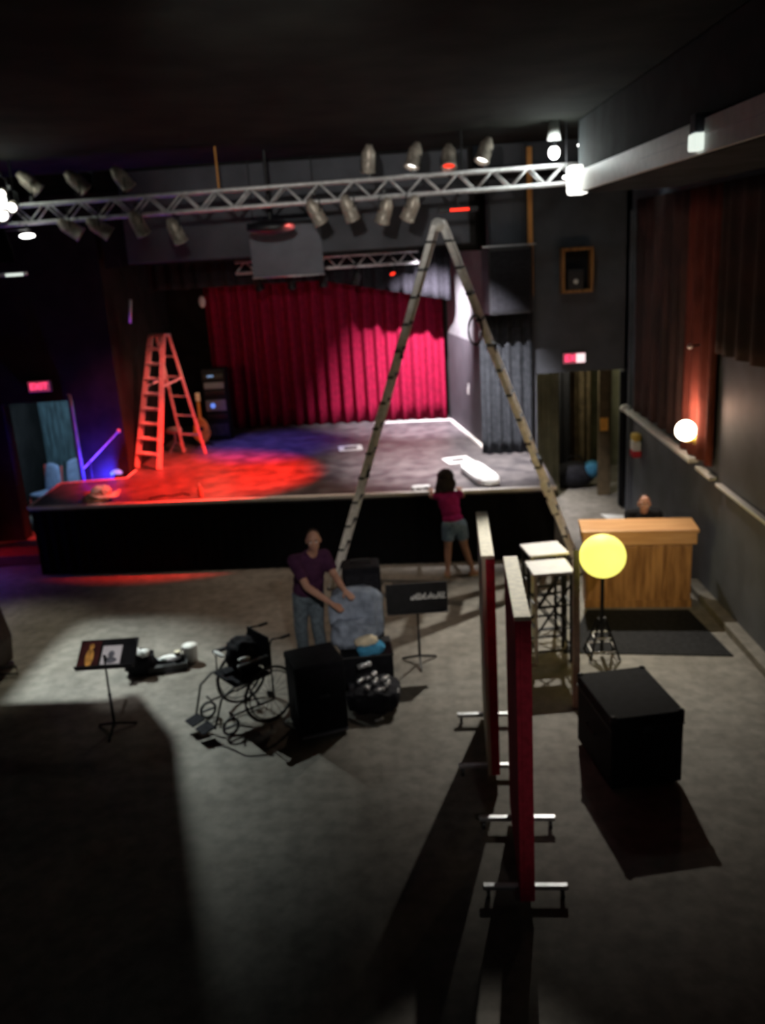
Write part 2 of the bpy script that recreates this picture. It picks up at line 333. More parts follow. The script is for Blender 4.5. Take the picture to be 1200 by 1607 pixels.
# skirting of the right wall
b = MB(); b.box((3.80, 7.0, 0.05), (0.16, 8.6, 0.10)); struct(b.build('baseboard_right', M['floor'], bevel=0.01))
b = MB(); b.box((3.86, 14.86, 2.5), (0.10, 0.10, 5.0)); struct(b.build('trim_corner', M['blue_wall']))
b = MB(); b.box((-7.15, 13.2, 3.0), (0.35, 0.5, 6.0)); struct(b.build('trim_column', M['black_wall']))

# ------------------------------------------------------------------ stage
st = thing('stage', (-1.9, 15.5, 0), 'black painted stage with pale front edge and black skirt', 'stage')
off = st.location
poly = [(-5.88, 13.12), (2.22, 12.62), (2.28, 15.03), (1.5, 15.03), (1.5, 15.3), (1.0, 18.7), (1.0, 19.28), (-4.8, 19.28), (-4.8, 14.72), (-5.92, 14.6)]
MB().prism(poly, 1.05, 1.13).build('deck', M['deck'], st, off)
ins = [(-5.80, 13.2), (2.14, 12.70), (2.2, 15.0), (1.4, 15.0), (1.0, 18.6), (1.0, 19.2), (-4.72, 19.2), (-4.72, 14.64), (-5.84, 14.52)]
MB().prism(ins, 0.0, 1.05).build('skirt', M['skirt'], st, off)
b = MB()
b.bar((-5.88, 13.13, 1.116), (2.22, 12.63, 1.116), 0.085, 0.045)
b.build('front_edge', M['nosing'], st, off)
b = MB(); b.bar((-5.9, 13.12, 1.12), (-5.93, 14.6, 1.12), 0.03, 0.04); b.bar((-5.93, 14.61, 1.12), (-4.8, 14.73, 1.12), 0.03, 0.04); b.bar((-4.81, 14.73, 1.12), (-4.81, 15.3, 1.12), 0.03, 0.04)
b.build('side_edge', M['nosing'], st, off)
b = MB(); b.bar((1.44, 15.36, 1.145), (1.0, 18.3, 1.145), 0.06, 0.03); b.bar((1.0, 18.35, 1.14), (-0.6, 18.45, 1.14), 0.05, 0.02)
b.build('floor_trim', M['nosing'], st, off)
# front curtain of the skirt, gathered black cloth
drape(-5.84, 13.09, 2.18, 12.60, 0.02, 1.06, 46, 0.008, seed=4).build('skirt_cloth', M['skirt'], st, off, smooth=True)

for (x, y, lab, an) in ((-1.0, 16.13, 'white square tape mark in the middle of the stage deck', 0.1), (0.9, 14.67, 'white square tape mark on the deck near the stage right edge', 0.25)):
    b = MB(); w = 0.17
    for sx, sy, dx, dy in ((0, -w, 2*w+.1, .1), (0, w, 2*w+.1, .1), (-w, 0, .1, 2*w-.1), (w, 0, .1, 2*w-.1)): b.box((sx, sy, 0.002), (dx, dy, 0.004))
    o = b.build('tape_mark', M['white']); o.location = (x, y, 1.131); o.rotation_euler = (0, 0, an); tag(o, lab, 'tape mark', 'tape marks on the stage')

# red curtain and black drapes
o = drape(-4.0, 18.85, 0.95, 18.55, 1.14, 4.9, 19, 0.09, seed=2).build('stage_curtain', M['red_curtain'], smooth=True, solid=0.01)
tag(o, 'crimson pleated curtain closing the back of the stage', 'curtain')
bd = drape(-4.7, 17.3, 1.05, 17.2, 0, 1, 22, 0.05, seed=3)
for v in bd.bm.verts:
    zb = 4.15-0.50*min(1, max(0, (v.co.x+1.4)/2.4)); v.co.z = zb+(5.58-zb)*v.co.z
o = bd.build('border_drape', M['black_cloth'], smooth=True, solid=0.01)
tag(o, 'black border drape hanging across the top of the stage', 'curtain')
o = drape(1.36, 14.98, 2.24, 14.94, 1.14, 3.5, 5, 0.05, seed=5).build('leg_drape', M['dark_cloth'], smooth=True, solid=0.01)
tag(o, 'charcoal leg drape right of the stage opening', 'curtain')
for i, (y0, y1, z0, lab) in enumerate(((14.6, 12.0, 1.86, 'dark brown pleated drape on right wall beyond the glowing sconce'), (10.75, 4.5, 3.2, 'dark brown pleated drape high on right wall nearest the camera'))):
    o = drape(3.82, y0, 3.82, y1, z0, 5.14, int((y0-y1)*2.4), 0.045, seed=20+i).build('wall_drape', M['side_curtain'], smooth=True, solid=0.01)
    tag(o, lab, 'curtain', 'drapes along the right wall')
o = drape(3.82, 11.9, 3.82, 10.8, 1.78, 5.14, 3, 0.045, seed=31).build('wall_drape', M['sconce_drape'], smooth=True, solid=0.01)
tag(o, 'reddish drape on right wall directly behind the glowing sconce', 'curtain', 'drapes along the right wall')
o = drape(3.72, 15.02, 3.98, 15.02, 0.05, 2.42, 3, 0.04, seed=8).build('door_drape', M['shirt_k'], smooth=True, solid=0.01)
tag(o, 'narrow black drape at the right side of the right exit', 'curtain')

# ------------------------------------------------------------------ lighting truss
tr = thing('lighting_truss', (-2.0, 12.9, 5.3), 'long silver lattice lighting truss hung across the stage front', 'truss')
off = tr.location
def tz(x): return 5.555 + (x+1.4)*0.008
XL, XR = -6.9, 2.6
for dy in (-0.12, 0.12):
    for dz in (0, -0.235):
        MB().cyl((XL, 12.9+dy, tz(XL)+dz), (XR, 12.9+dy, tz(XR)+dz), 0.026, n=12).build('chord', M['truss'], tr, off, smooth=True)
    n = 20; st_ = (XR-XL)/n
    for i in range(n):
        x0 = XL+i*st_; za, zb = tz(x0), tz(x0+st_/2)
        MB().cyl((x0, 12.9+dy, za-0.235), (x0+st_/2, 12.9+dy, zb), 0.013, n=8).build('brace', M['truss'], tr, off, smooth=True)
        MB().cyl((x0+st_/2, 12.9+dy, zb), (x0+st_, 12.9+dy, za-0.235), 0.013, n=8).build('brace', M['truss'], tr, off, smooth=True)
b = MB(); b.box((XR+0.02, 12.9, tz(XR)-0.118), (0.03, 0.32, 0.30)); b.build('end_plate', M['truss'], tr, off)
for x in (-5.2, -2.35, 1.0):
    MB().cyl((x, 12.9, tz(x)), (x, 12.9, 6.12), 0.014, n=8).build('hanger_rod', M['post'] if x == -2.35 else M['black_metal'], tr, off)

t2 = thing('upstage_truss', (-0.4, 16.7, 4.5), 'short silver truss hanging inside the stage in front of border drape', 'truss')
off = t2.location
for dz in (0, -0.2):
    MB().cyl((-2.9, 16.7, 4.58+dz), (0.45, 16.7, 4.58+dz), 0.026, n=12).build('chord', M['truss'], t2, off, smooth=True)
for i in range(9):
    x0 = -2.9+i*0.372
    MB().cyl((x0, 16.7, 4.38), (x0+0.186, 16.7, 4.58), 0.012, n=8).build('brace', M['truss'], t2, off)
    MB().cyl((x0+0.186, 16.7, 4.58), (x0+0.372, 16.7, 4.38), 0.012, n=8).build('brace', M['truss'], t2, off)
for x in (-2.6, 0.2): MB().cyl((x, 16.7, 4.58), (x, 16.7, 5.6), 0.012, n=8).build('hanger_rod', M['black_metal'], t2, off)

def par_can(name, loc, d, lens, label, L=0.34, rad=0.10, up=False, body='can', group='par cans on the front truss'):
    """loc = middle of the can; d = pointing direction"""
    t = thing(name, loc, label, 'stage light', 0, group)
    d = Vector(d).normalized()
    MB().lathe([(0.001, -L*0.55), (rad*0.45, -L*0.54), (rad*0.62, -L*0.42), (rad*0.95, -L*0.25), (rad, 0), (rad, L*0.42), (rad*1.08, L*0.43), (rad*1.08, L*0.5), (rad*0.92, L*0.5), (rad*0.9, 0.02)], (0, 0, 0), d).build('can_body', M[body], t, smooth=True)
    MB().cyl(d*(L*0.30), d*(L*0.33), rad*0.9, n=20).build('lens', lens, t, smooth=False)
    zt = 0.22 if not up else -0.20
    side = d.cross(Vector((0, 0, 1))); side.normalize()
    pts = [side*(rad+0.012), side*(rad+0.012)+Vector((0, 0, zt*0.75)), Vector((0, 0, zt)), -side*(rad+0.012)+Vector((0, 0, zt*0.75)), -side*(rad+0.012)]
    MB().tube(pts, 0.010, 6).build('yoke', M['black_metal'], t)
    MB().box((0, 0, zt*1.12), (0.05, 0.06, 0.06)).build('clamp', M['black_metal'], t, bevel=0.005)
    return t
dk = M['black_plastic']
cans = [
 ((-4.46, 12.82, 5.19), (0.75, 0.25, -0.6), 'silver par can under the truss, leftmost of the low pair by the green light', dk),
 ((-4.05, 12.80, 5.17), (0.75, 0.25, -0.6), 'silver par can under the truss, right one of the tilted low pair', dk),
 ((-3.51, 12.82, 5.19), (0.32, 0.3, -0.9), 'bronze par can under the truss, nearly upright, left of the amber one', dk),
 ((-3.00, 12.82, 5.06), (0.3, 0.3, -0.9), 'amber tinted par can hanging lowest under the left half of truss', dk),
 ((-1.04, 12.82, 5.19), (0.38, 0.3, -0.8), 'bronze par can under truss above the projection screen right edge', dk),
 ((-0.58, 12.82, 5.21), (0.30, 0.3, -0.9), 'brown par can under truss, second right of the projection screen', dk),
 ((-0.08, 12.82, 5.15), (-0.32, 0.3, -0.9), 'grey par can under truss tilted left, above the ladder apex', dk),
 ((0.28, 12.82, 5.16), (-0.38, 0.3, -0.8), 'rightmost par can under the truss, tilted left with pinkish rim', dk)]
for c in cans: par_can('par_can', c[0], c[1], c[3], c[2])
ups = [
 ((-4.98, 12.95, 5.83), (0.6, 0.4, -0.7), 'par can standing above the far left end of the truss', dk),
 ((-4.33, 12.98, 5.80), (0.6, 0.4, -0.7), 'pale par can above truss, second from the left end', dk),
 ((-3.69, 12.95, 5.80), (0.5, 0.3, -0.8), 'dark par can above truss, third from the left end', dk),
 ((-0.27, 12.98, 5.84), (-0.12, 0.3, -0.95), 'narrow dim par can above truss left of the two bright ones', dk),
 ((0.36, 12.98, 5.84), (-0.3, -0.30, -0.9), 'par can above truss with white glare, left of the red one', M['e_white']),
 ((0.83, 12.98, 5.80), (-0.05, -0.45, -0.8), 'par can above truss glowing red', M['e_red']),
 ((1.33, 12.98, 5.85), (-0.35, -0.35, -0.85), 'par can above truss with white glare, right of the red one', M['e_white'])]
for c in ups: par_can('par_can', c[0], c[1], c[3], c[2], up=True)

# left work light with added flaps that block its beam and shape the floor shadow
t = thing('flood_light', KEY_L, 'bright white flood light among the cans at left end of truss', 'stage light')
b = MB(); b.box((0, 0.12, 0.06), (0.22, 0.10, 0.22)); b.build('housing', M['black_metal'], t, bevel=0.01)
MB().box((0, 0.065, 0.06), (0.18, 0.01, 0.16)).build('lamp_face', M['e_white'], t)
MB().cyl((0, 0.1, 0.17), (0, 0.02, 0.5), 0.015).build('stem', M['black_metal'], t)
def flap(pts):   # blade in a vertical plane, corners given by the floor points its edge throws a shadow to
    L = Vector(KEY_L); Yp = KEY_L[1]-0.50; v = []
    for q in pts:
        q = Vector((*q, 0)); k = (L.y-Yp)/(L.y-q.y); v.append(L+(q-L)*k-L)
    return v
v = flap([(-4.72, 8.84), (-3.5, 8.8), (-3.15, 8.92), (-2.48, 7.91), (-0.9, 3.0), (-5.8, 3.0)])
bm = MB(); vs = [bm.bm.verts.new(q) for q in v]; bm.bm.faces.new(vs); bm.build('barn_door', M['black_metal'], t, solid=0.006)
s_ = 0.30/KEY_L[2]; xe = (-4.62-KEY_L[0])*s_; ye = (11.25-KEY_L[1])*s_
MB().box((xe-0.12, -0.24, -0.30), (0.24, 0.68, 0.004)).build('barn_door', M['black_metal'], t)
MB().box((0.10, ye+0.10, -0.302), (0.5, 0.20, 0.004)).build('barn_door', M['black_metal'], t)
MB().tube([(0.1, 0.1, 0.0), (0.2, 0.12, -0.15), (0.2, 0.08, -0.30)], 0.006, 6).build('bracket', M['black_metal'], t)
MB().tube([(-0.08, 0.05, 0.16), (-0.08, -0.3, 0.05), (-0.03, -0.42, -0.03)], 0.006, 6).build('bracket', M['black_metal'], t)

# right work light
t = thing('work_lamp', (2.2, 12.60, 5.68), 'round white glowing lamp above the right end of truss', 'lamp')
MB().ball((0, 0, 0.05), (0.075, 0.075, 0.085)).build('bulb', M['e_white'], t, smooth=True)
MB().cyl((0, 0, 0.12), (0, 0, 0.21), 0.035).build('socket', M['black_plastic'], t)
MB().cyl((0, 0, 0.20), (0, 0, 0.44), 0.09, 0.06).build('canopy', M['white'], t, smooth=True)
for (l, lab) in (((2.62, 12.9, 5.83), 'small white bulb right of the round work lamp by the ceiling'), ((2.38, 12.7, 5.42), 'small white bulb behind the right end of truss')):
    t = thing('small_bulb', l, lab, 'lamp', 0, 'small bulbs near the right end of truss')
    MB().ball((0, 0, 0), (0.05, 0.04, 0.025)).build('bulb', M['e_white'], t, smooth=True)
    MB().cyl((0, 0, 0.02), (0, 0, 6.12-l[2]), 0.008).build('cord', M['black_plastic'], t)
# duct end made to glow, in place of work light falling on the corner
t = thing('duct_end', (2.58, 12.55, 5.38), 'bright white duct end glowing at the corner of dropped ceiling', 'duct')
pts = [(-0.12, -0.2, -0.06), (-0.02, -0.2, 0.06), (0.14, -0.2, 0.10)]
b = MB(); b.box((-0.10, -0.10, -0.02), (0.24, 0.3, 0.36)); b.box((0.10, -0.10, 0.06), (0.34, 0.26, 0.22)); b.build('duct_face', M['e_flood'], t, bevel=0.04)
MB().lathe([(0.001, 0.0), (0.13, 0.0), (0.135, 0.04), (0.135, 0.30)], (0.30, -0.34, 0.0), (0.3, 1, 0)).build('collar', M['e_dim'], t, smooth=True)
# fittings on the soffit
t = thing('wall_light', (2.52, 7.6, 5.32), 'pale oblong light box on the side of dropped ceiling', 'lamp')
MB().box((-0.05, 0, 0.12), (0.10, 0.14, 0.14)).build('housing', M['screen'], t, bevel=0.01)
MB().box((-0.055, 0, -0.02), (0.11, 0.16, 0.13)).build('diffuser', M['e_dim'], t, bevel=0.015)
o = MB().tube([(2.505, 9.4, 5.34), (2.505, 7.0, 5.34), (2.505, 5.0, 5.36)], 0.016, 8).build('conduit', M['alu']); tag(o, 'thin metal conduit running along the dropped ceiling side', 'pipe')
# gear in the dark above the stage
t = thing('projector', (-1.78, 13.6, 5.05), 'black oval projector hanging under the truss', 'projector')
MB().ball((0, 0, 0), (0.36, 0.22, 0.11)).build('body', M['black_plastic'], t, smooth=True)
MB().cyl((0, 0, 0.08), (0, 0, 1.06), 0.025).build('pole', M['black_metal'], t)
MB().cyl((-0.1, 0.2, 0), (-0.1, 0.26, 0), 0.06).build('lens', M['black_plastic'], t)
t = thing('projection_screen', (-1.72, 14.85, 4.32), 'grey rolled-down projection panel hanging at stage opening top', 'screen')
MB().box((0, 0, 0.40), (1.16, 0.012, 0.80)).build('panel', M['screen'], t)
MB().cyl((-0.6, 0, 0.82), (0.6, 0, 0.82), 0.03).build('roller', M['black_metal'], t, smooth=True)
for sx in (-0.5, 0.5): MB().cyl((sx, 0, 0.82), (sx, 0, 1.80), 0.008, n=8).build('hanging_cord', M['black_metal'], t)
MB().cyl((-0.59, 0, 0.0), (0.59, 0, 0.0), 0.014).build('bottom_bar', M['alu'], t, smooth=True)
t = thing('led_bar', (0.92, 12.85, 5.10), 'flat dark light bar glowing red under the right of truss', 'stage light')
MB().box((0, 0, 0), (0.55, 0.12, 0.06)).build('housing', M['black_metal'], t, bevel=0.01)
MB().box((0.02, -0.062, 0.0), (0.26, 0.008, 0.035)).build('lens', M['e_red'], t)
MB().cyl((0, 0, 0.03), (0, 0, 0.25), 0.012).build('hanger', M['black_metal'], t)
par_can('curtain_lamp', (0.62, 15.55, 4.92), (0, 0.68, -0.72), dk, 'dark can lamp behind the stage header aimed at the red curtain', 0.26, 0.09, body='black_metal', group=None)
MB().cyl((0.62, 15.55, 5.14), (0.62, 15.55, 5.6), 0.012).build('hanger', M['black_metal'], [o for o in bpy.data.objects if o.name == 'curtain_lamp'][0], (0.62, 15.55, 4.92))
for (x, y, z, lab) in ((-0.05, 16.65, 4.26, 'small black lamp with red lens under the upstage truss'),):
    par_can('spot_lamp', (x, y, z), (0.2, -0.6, -0.6), M['e_red'], lab, 0.18, 0.06, body='black_metal', group=None)
for i, (x, lab) in enumerate(((-2.5, 'black can lamp at the left end of the upstage truss'), (-1.9, 'black can lamp second from left on upstage truss'), (-1.3, 'black can lamp midway along the upstage truss'), (-0.7, 'black can lamp right of middle on upstage truss'))):
    par_can('stage_lamp', (x, 16.65, 4.18), (0.3-0.2*i, 0.3, -0.9), dk, lab, 0.24, 0.08, body='black_metal', group='lamps on the upstage truss')
t = thing('hanging_speaker', (1.83, 14.7, 3.52), 'tall black speaker cabinet hanging above the leg drape', 'speaker')
MB().prism([(-0.42, 0.2), (0.42, 0.2), (0.34, -0.2), (-0.34, -0.2)], 0, 1.04).build('cabinet', M['black_plastic'], t, bevel=0.02)
MB().box((0, -0.205, 0.52), (0.62, 0.012, 0.94)).build('grille', M['black_cloth'], t)
MB().box((0, 0, 1.06), (0.84, 0.30, 0.025)).build('top_plate', M['alu'], t)  # pale plate standing in for light caught on the cabinet top
for sx in (-0.3, 0.3): MB().cyl((sx, 0, 1.06), (sx, 0, 2.6), 0.01, n=8).build('chain', M['black_metal'], t)
t = thing('wall_cabinet', (2.95, 14.98, 3.80), 'open wooden frame box on grey wall above the right exit', 'cabinet')
b = MB(); W_, H_ = 0.46, 0.66
for sx in (-1, 1): b.box((sx*(W_/2), -0.10, H_/2), (0.05, 0.24, H_))
b.box((0, -0.10, 0), (W_+.05, 0.24, 0.05)); b.box((0, -0.10, H_), (W_+.05, 0.24, 0.05)); b.build('frame', M['wood'], t, bevel=0.006)
MB().box((0, 0.01, H_/2), (W_, 0.02, H_)).build('back_panel', M['black_cloth'], t)
o = thing('monitor_speaker', (2.92, 14.86, 3.825), 'small dark speaker sitting inside the wooden wall box', 'speaker')
MB().box((0, 0, 0.16), (0.26, 0.18, 0.32)).build('cabinet', M['black_plastic'], o, bevel=0.01)
MB().lathe([(0.001, 0.0), (0.04, 0.005), (0.085, 0.03), (0.095, 0.03)], (0, -0.095, 0.13), (0, 1, 0)).build('cone', M['pale_top'], o, smooth=True)
o = MB().box((2.215, 14.985, 4.9), (0.10, 0.08, 2.3)).build('wooden_post', M['post'], bevel=0.006); tag(o, 'amber wooden post rising to the ceiling right of stage opening', 'post')
t = thing('batten_light', (-5.55, 12.9, 4.62), 'short white strip light at the far left below the truss', 'lamp')
MB().box((0, 0, 0), (0.7, 0.07, 0.05)).build('housing', M['truss'], t, bevel=0.01)
MB().box((0.18, -0.038, -0.005), (0.25, 0.01, 0.04)).build('tube', M['e_dim'], t)
MB().cyl((-0.1, 0, 0.02), (-0.15, 0, 1.5), 0.012).build('hanger', M['black_metal'], t)
t = thing('strip_lamp', (-5.05, 12.75, 5.12), 'small white glowing lamp below the left end of truss', 'lamp')
MB().ball((0, 0, 0), (0.11, 0.05, 0.035)).build('bulb', M['e_white'], t, smooth=True)
MB().cyl((0, 0, 0.02), (0, 0.05, 0.20), 0.012).build('hanger', M['black_metal'], t)
for i, (dx, dz, w) in enumerate(((-5.35, 5.44, 0.10), (-5.18, 5.52, 0.07), (-5.28, 5.70, 0.06), (-5.40, 5.60, 0.05))):
    par_can('glare_lamp', (dx, 12.76-0.02*i, dz), (0.15, -0.85, -0.3), M['e_white'], ['widest glaring lamp at far left end of truss', 'white glaring lamp right of the widest one at truss left end', 'topmost small glaring lamp at truss left end', 'small glaring lamp at the left picture edge above truss'][i], 0.16, w, group='glaring lamps at the left end of the truss')
o = MB().cyl((-4.40, 15.0, 4.10), (-4.46, 15.0, 3.72), 0.025).build('hanging_tube', M['white'], smooth=True); tag(o, 'short pale tube hanging high at left of stage opening', 'tube')
MB().cyl((-4.40, 15.0, 4.10), (-4.5, 15.0, 4.8), 0.006).build('cord', M['black_plastic'], o)
o = MB().ball((-3.90, 18.2, 3.86), (0.07, 0.05, 0.12)).build('wall_lamp', M['pale_top'], smooth=True); tag(o, 'small pale lamp on the dark wall left of red curtain', 'lamp')
MB().cyl((-3.90, 18.2, 3.92), (-3.95, 19.28, 4.0), 0.02).build('arm', M['black_metal'], o)

t = thing('wall_sconce', (3.72, 11.32, 2.10), 'glowing warm globe sconce on the right wall', 'lamp')
MB().ball((-0.06, 0, 0.05), 0.135).build('globe', M['e_warm'], t, smooth=True)
MB().cyl((0.06, 0, -0.08), (-0.06, 0, -0.08), 0.03).build('arm', M['yellow_red'], t, smooth=True)
MB().cyl((0.05, 0, -0.06), (0.10, 0, -0.06), 0.08).build('wall_plate', M['yellow_red'], t, smooth=True)
o = MB().ball((3.70, 11.40, 3.22), 0.035).build('small_lamp', M['pale_top'], smooth=True); tag(o, 'tiny dim lamp on the drape above the glowing sconce', 'lamp')
MB().cyl((3.70, 11.40, 3.22), (3.86, 11.40, 3.24), 0.012).build('arm', M['black_metal'], o)
# ------------------------------------------------------------------ exits
def exit_sign(loc, label, face):
    t = thing('exit_sign', loc, label, 'sign', 0, 'exit signs over the doorways')
    MB().box((0, -0.035, 0), (0.40, 0.07, 0.20)).build('housing', M['screen'], t, bevel=0.008)
    MB().box((0, -0.073, 0), (0.36, 0.006, 0.165)).build('face', face, t)
    text_mesh('lettering', 'EXIT', 0.15, M['e_exit'], t, (0, -0.082, 0), (R(90), 0, 0), 0.003); return t
e = exit_sign((-6.16, 15.04, 2.76), 'lit pink and red EXIT sign over the left doorway', M['e_face'])
e = exit_sign((2.93, 15.04, 2.70), 'lit red EXIT sign with white glare over the right doorway', M['e_face'])
MB().box((0.11, -0.085, 0.0), (0.15, 0.02, 0.15)).build('lamp_panel', M['e_face_w'], e, bevel=0.01)
t = thing('call_box', (3.93, 14.4, 1.14), 'yellow, white and red call box on wall below the ledge', 'wall box')
t.location = (3.80, 14.25, 1.12)
MB().box((0, 0, 0.33), (0.13, 0.22, 0.12)).build('top_cap', M['yellow_red'], t, bevel=0.03)
MB().box((0, 0, 0.19), (0.13, 0.22, 0.16)).build('body', M['white'], t, bevel=0.01)
MB().box((0, 0, 0.06), (0.14, 0.23, 0.12)).build('base', M['red_enamel'], t, bevel=0.02)
# right passage contents
o = drape(2.38, 15.9, 2.86, 16.1, 0.0, 2.6, 3, 0.04, seed=40).build('passage_drape', M['pass_wall'], smooth=True, solid=0.01); tag(o, 'olive drape hanging inside the left of the right exit', 'curtain')
o = drape(3.35, 17.6, 3.8, 17.6, 0.0, 2.7, 3, 0.05, seed=41).build('passage_drape', M['drape_brown'], smooth=True, solid=0.01); tag(o, 'brown drape hanging at back of the right exit passage', 'curtain')
o = drape(2.8, 17.2, 3.3, 17.3, 0.0, 2.9, 3, 0.05, seed=42).build('passage_drape', M['black_cloth'], smooth=True, solid=0.01); tag(o, 'black drape in the middle of the right exit passage', 'curtain')
o = MB().box((3.66, 15.9, 1.35), (0.14, 0.02, 0.24)).build('notice', M['orange_sign']); tag(o, 'orange notice on the brown post inside the right exit', 'sign')
o = MB().box((3.68, 15.98, 1.2), (0.22, 0.12, 2.4)).build('passage_post', M['drape_brown'], bevel=0.01); tag(o, 'brown upright post inside the right exit', 'post')
t = thing('duffel_bag', (3.4, 16.6, 0), 'dark duffel bag with blue end in right exit passage', 'bag')
MB().ball((-0.15, 0, 0.26), (0.42, 0.25, 0.26)).build('body', M['bag'], t, smooth=True)
MB().ball((0.18, -0.06, 0.36), (0.18, 0.2, 0.17)).build('end_pocket', M['blue_bag'], t, smooth=True)
MB().tube([(-0.35, 0, 0.44), (-0.25, 0, 0.62), (-0.05, 0, 0.62), (0.05, 0, 0.46)], 0.015, 6).build('handle', M['bag'], t)
# left passage: two chairs
def hall_chair(loc, rz, label, frame):
    t = thing('upholstered_chair', loc, label, 'chair', rz, 'blue chairs in the left doorway')
    def back(u, v):
        a_ = math.pi*u; w = 0.23*(1-0.25*v*v); return Vector((w*math.cos(a_)*1.0 if False else (u-0.5)*2*w, -0.18-0.06*v+0.02*math.sin(a_), 0.45+0.55*v - 0.06*v*(2*u-1)**2))
    MB().grid(back, 10, 8).build('backrest', M['chair_blue'], t, smooth=True, solid=0.05)
    MB().box((0, 0.03, 0.43), (0.44, 0.44, 0.07)).build('seat', M['chair_blue'], t, bevel=0.03)
    for sx in (-1, 1):
        MB().tube([(sx*0.245, -0.25, 0.95), (sx*0.245, -0.18, 0.45), (sx*0.22, -0.24, 0.0)], 0.016, 8).build('leg', frame, t, smooth=True)
        MB().tube([(sx*0.22, 0.22, 0.42), (sx*0.22, 0.25, 0.0)], 0.016, 8).build('leg', frame, t, smooth=True)
    return t
hall_chair((-7.10, 16.75, 0), R(150), 'blue-backed chair with red frame at the stage left corner', M['red_frame'])
hall_chair((-6.55, 17.05, 0), R(195), 'blue-backed chair behind the red framed one in left doorway', M['black_metal'])
o = drape(-5.72, 15.0, -5.62, 14.9, 1.13-0.9, 2.6, 2, 0.03, seed=44).build('door_drape', M['chair_blue'], smooth=True, solid=0.01); tag(o, 'pale blue strip of drape at right edge of left doorway', 'curtain')
o = MB().box((-6.6, 13.9, 0.09), (1.1, 0.5, 0.18)).build('floor_step', M['step_red'], bevel=0.01); tag(o, 'low red step left of the stage corner', 'step')

# ------------------------------------------------------------------ ladders
def rails(name, parent, off, p0, p1, m, w=0.075, h=0.03, up=(1, 0, 0)):
    return MB().bar(p0, p1, h, w, up).build(name, m, parent, off, bevel=0.004)
t = thing('articulated_ladder', (0.62, 12.1, 0), 'very tall silver A-frame ladder standing in front of the stage', 'ladder')
off = t.location; wd = Vector((0.035, 0.20, 0))
apex = Vector((0.62, 12.1, 4.90))
for s, foot in ((-1, Vector((-1.13, 12.05, 0.02))), (1, Vector((2.45, 12.12, 0.02)))):
    top = apex + Vector((s*0.05, 0, 0))
    for k in (-1, 1):
        MB().bar(top+wd*k*0.9, foot+wd*k, 0.075, 0.075, (0, 1, 0)).build('rail', M['lad'], t, off, bevel=0.006)
        MB().box(foot+wd*k, (0.10, 0.07, 0.05)).build('rubber_foot', M['black_plastic'], t, off, bevel=0.008)
    for i in range(14):
        q = top.lerp(foot, (i+0.6)/14.3)
        MB().bar(q-wd*1.22, q+wd*1.22, 0.084, 0.030).build('rung', M['dark_cloth'], t, off, bevel=0.004)
    for f_ in (0.33, 0.66):
        q = top.lerp(foot, f_); MB().box(q, (0.10, 0.42, 0.13)).build('hinge', M['dark_cloth'], t, off, bevel=0.01)
MB().cyl(apex-wd*1.1, apex+wd*1.1, 0.085).build('top_hinge', M['lad'], t, off, smooth=True)
for k0, k1 in ((0.715, 0.755), (0.770, 0.810)): MB().bar(apex.lerp(Vector((2.45, 12.12, 0.02)), k0)-wd, apex.lerp(Vector((2.45, 12.12, 0.02)), k1)-wd, 0.092, 0.092, (0, 1, 0)).build('white_tape', M['white'], t, off)  # white sleeves painted in as light glinting off the right leg
o = thing('cable_coil', (1.02, 11.86, 3.72), 'dark coil of cable hanging on the right leg of tall ladder', 'cable')
for k in range(3): MB().tube([(0.09*math.cos(q), -0.03*k, -0.17+0.19*math.sin(q)) for q in [2*math.pi*i/24 for i in range(24)]], 0.014, 6, True).build('loop', M['black_plastic'], o, smooth=True)

t = thing('step_ladder', (-4.35, 15.85, 1.13), 'pinkish fibreglass step ladder standing on the left of the stage', 'ladder')
off = t.location; A0, A1 = Vector((-4.83, 15.44, 1.14)), Vector((-4.36, 15.19, 1.14)); dv = Vector((0.60, 1.12, 0))
T0, T1 = Vector((-4.42, 15.98, 3.40)), Vector((-4.16, 15.84, 3.40))
for k, (q0, q1) in enumerate(((A0, T0), (A1, T1))): MB().bar(q0, q1, 0.05, 0.09, (1, 0, 0)).build('front_rail', M['fiberglass'], t, off, bevel=0.005)
for q0, q1 in ((A0+dv, T0+dv*0.12), (A1+dv, T1+dv*0.12)): MB().bar(q0, q1, 0.035, 0.05, (1, 0, 0)).build('rear_rail', M['fiberglass'], t, off, bevel=0.004)
for i in range(8):
    k = (i+1)/8.8; MB().bar(A0.lerp(T0, k), A1.lerp(T1, k), 0.03, 0.09, (0, 1, 0.2)).build('step', M['lad'], t, off)
for i in range(5):
    k = (i+1)/6; MB().bar((A0+dv).lerp(T0+dv*0.12, k), (A1+dv).lerp(T1+dv*0.12, k), 0.02, 0.03).build('rear_brace', M['lad'], t, off)
for q0, q1, q2, q3 in ((A0, T0, A0+dv, T0+dv*0.12), (A1, T1, A1+dv, T1+dv*0.12)):
    MB().bar(q0.lerp(q1, 0.62), q2.lerp(q3, 0.66), 0.015, 0.03).build('spreader', M['lad'], t, off)
MB().bar((T0+dv*0.06)+Vector((-0.03, 0.01, 0.02)), (T1+dv*0.06)+Vector((0.03, -0.01, 0.02)), 0.05, 0.20, (0, 1, 0.0)).build('top_cap', M['fiberglass'], t, off, bevel=0.01)

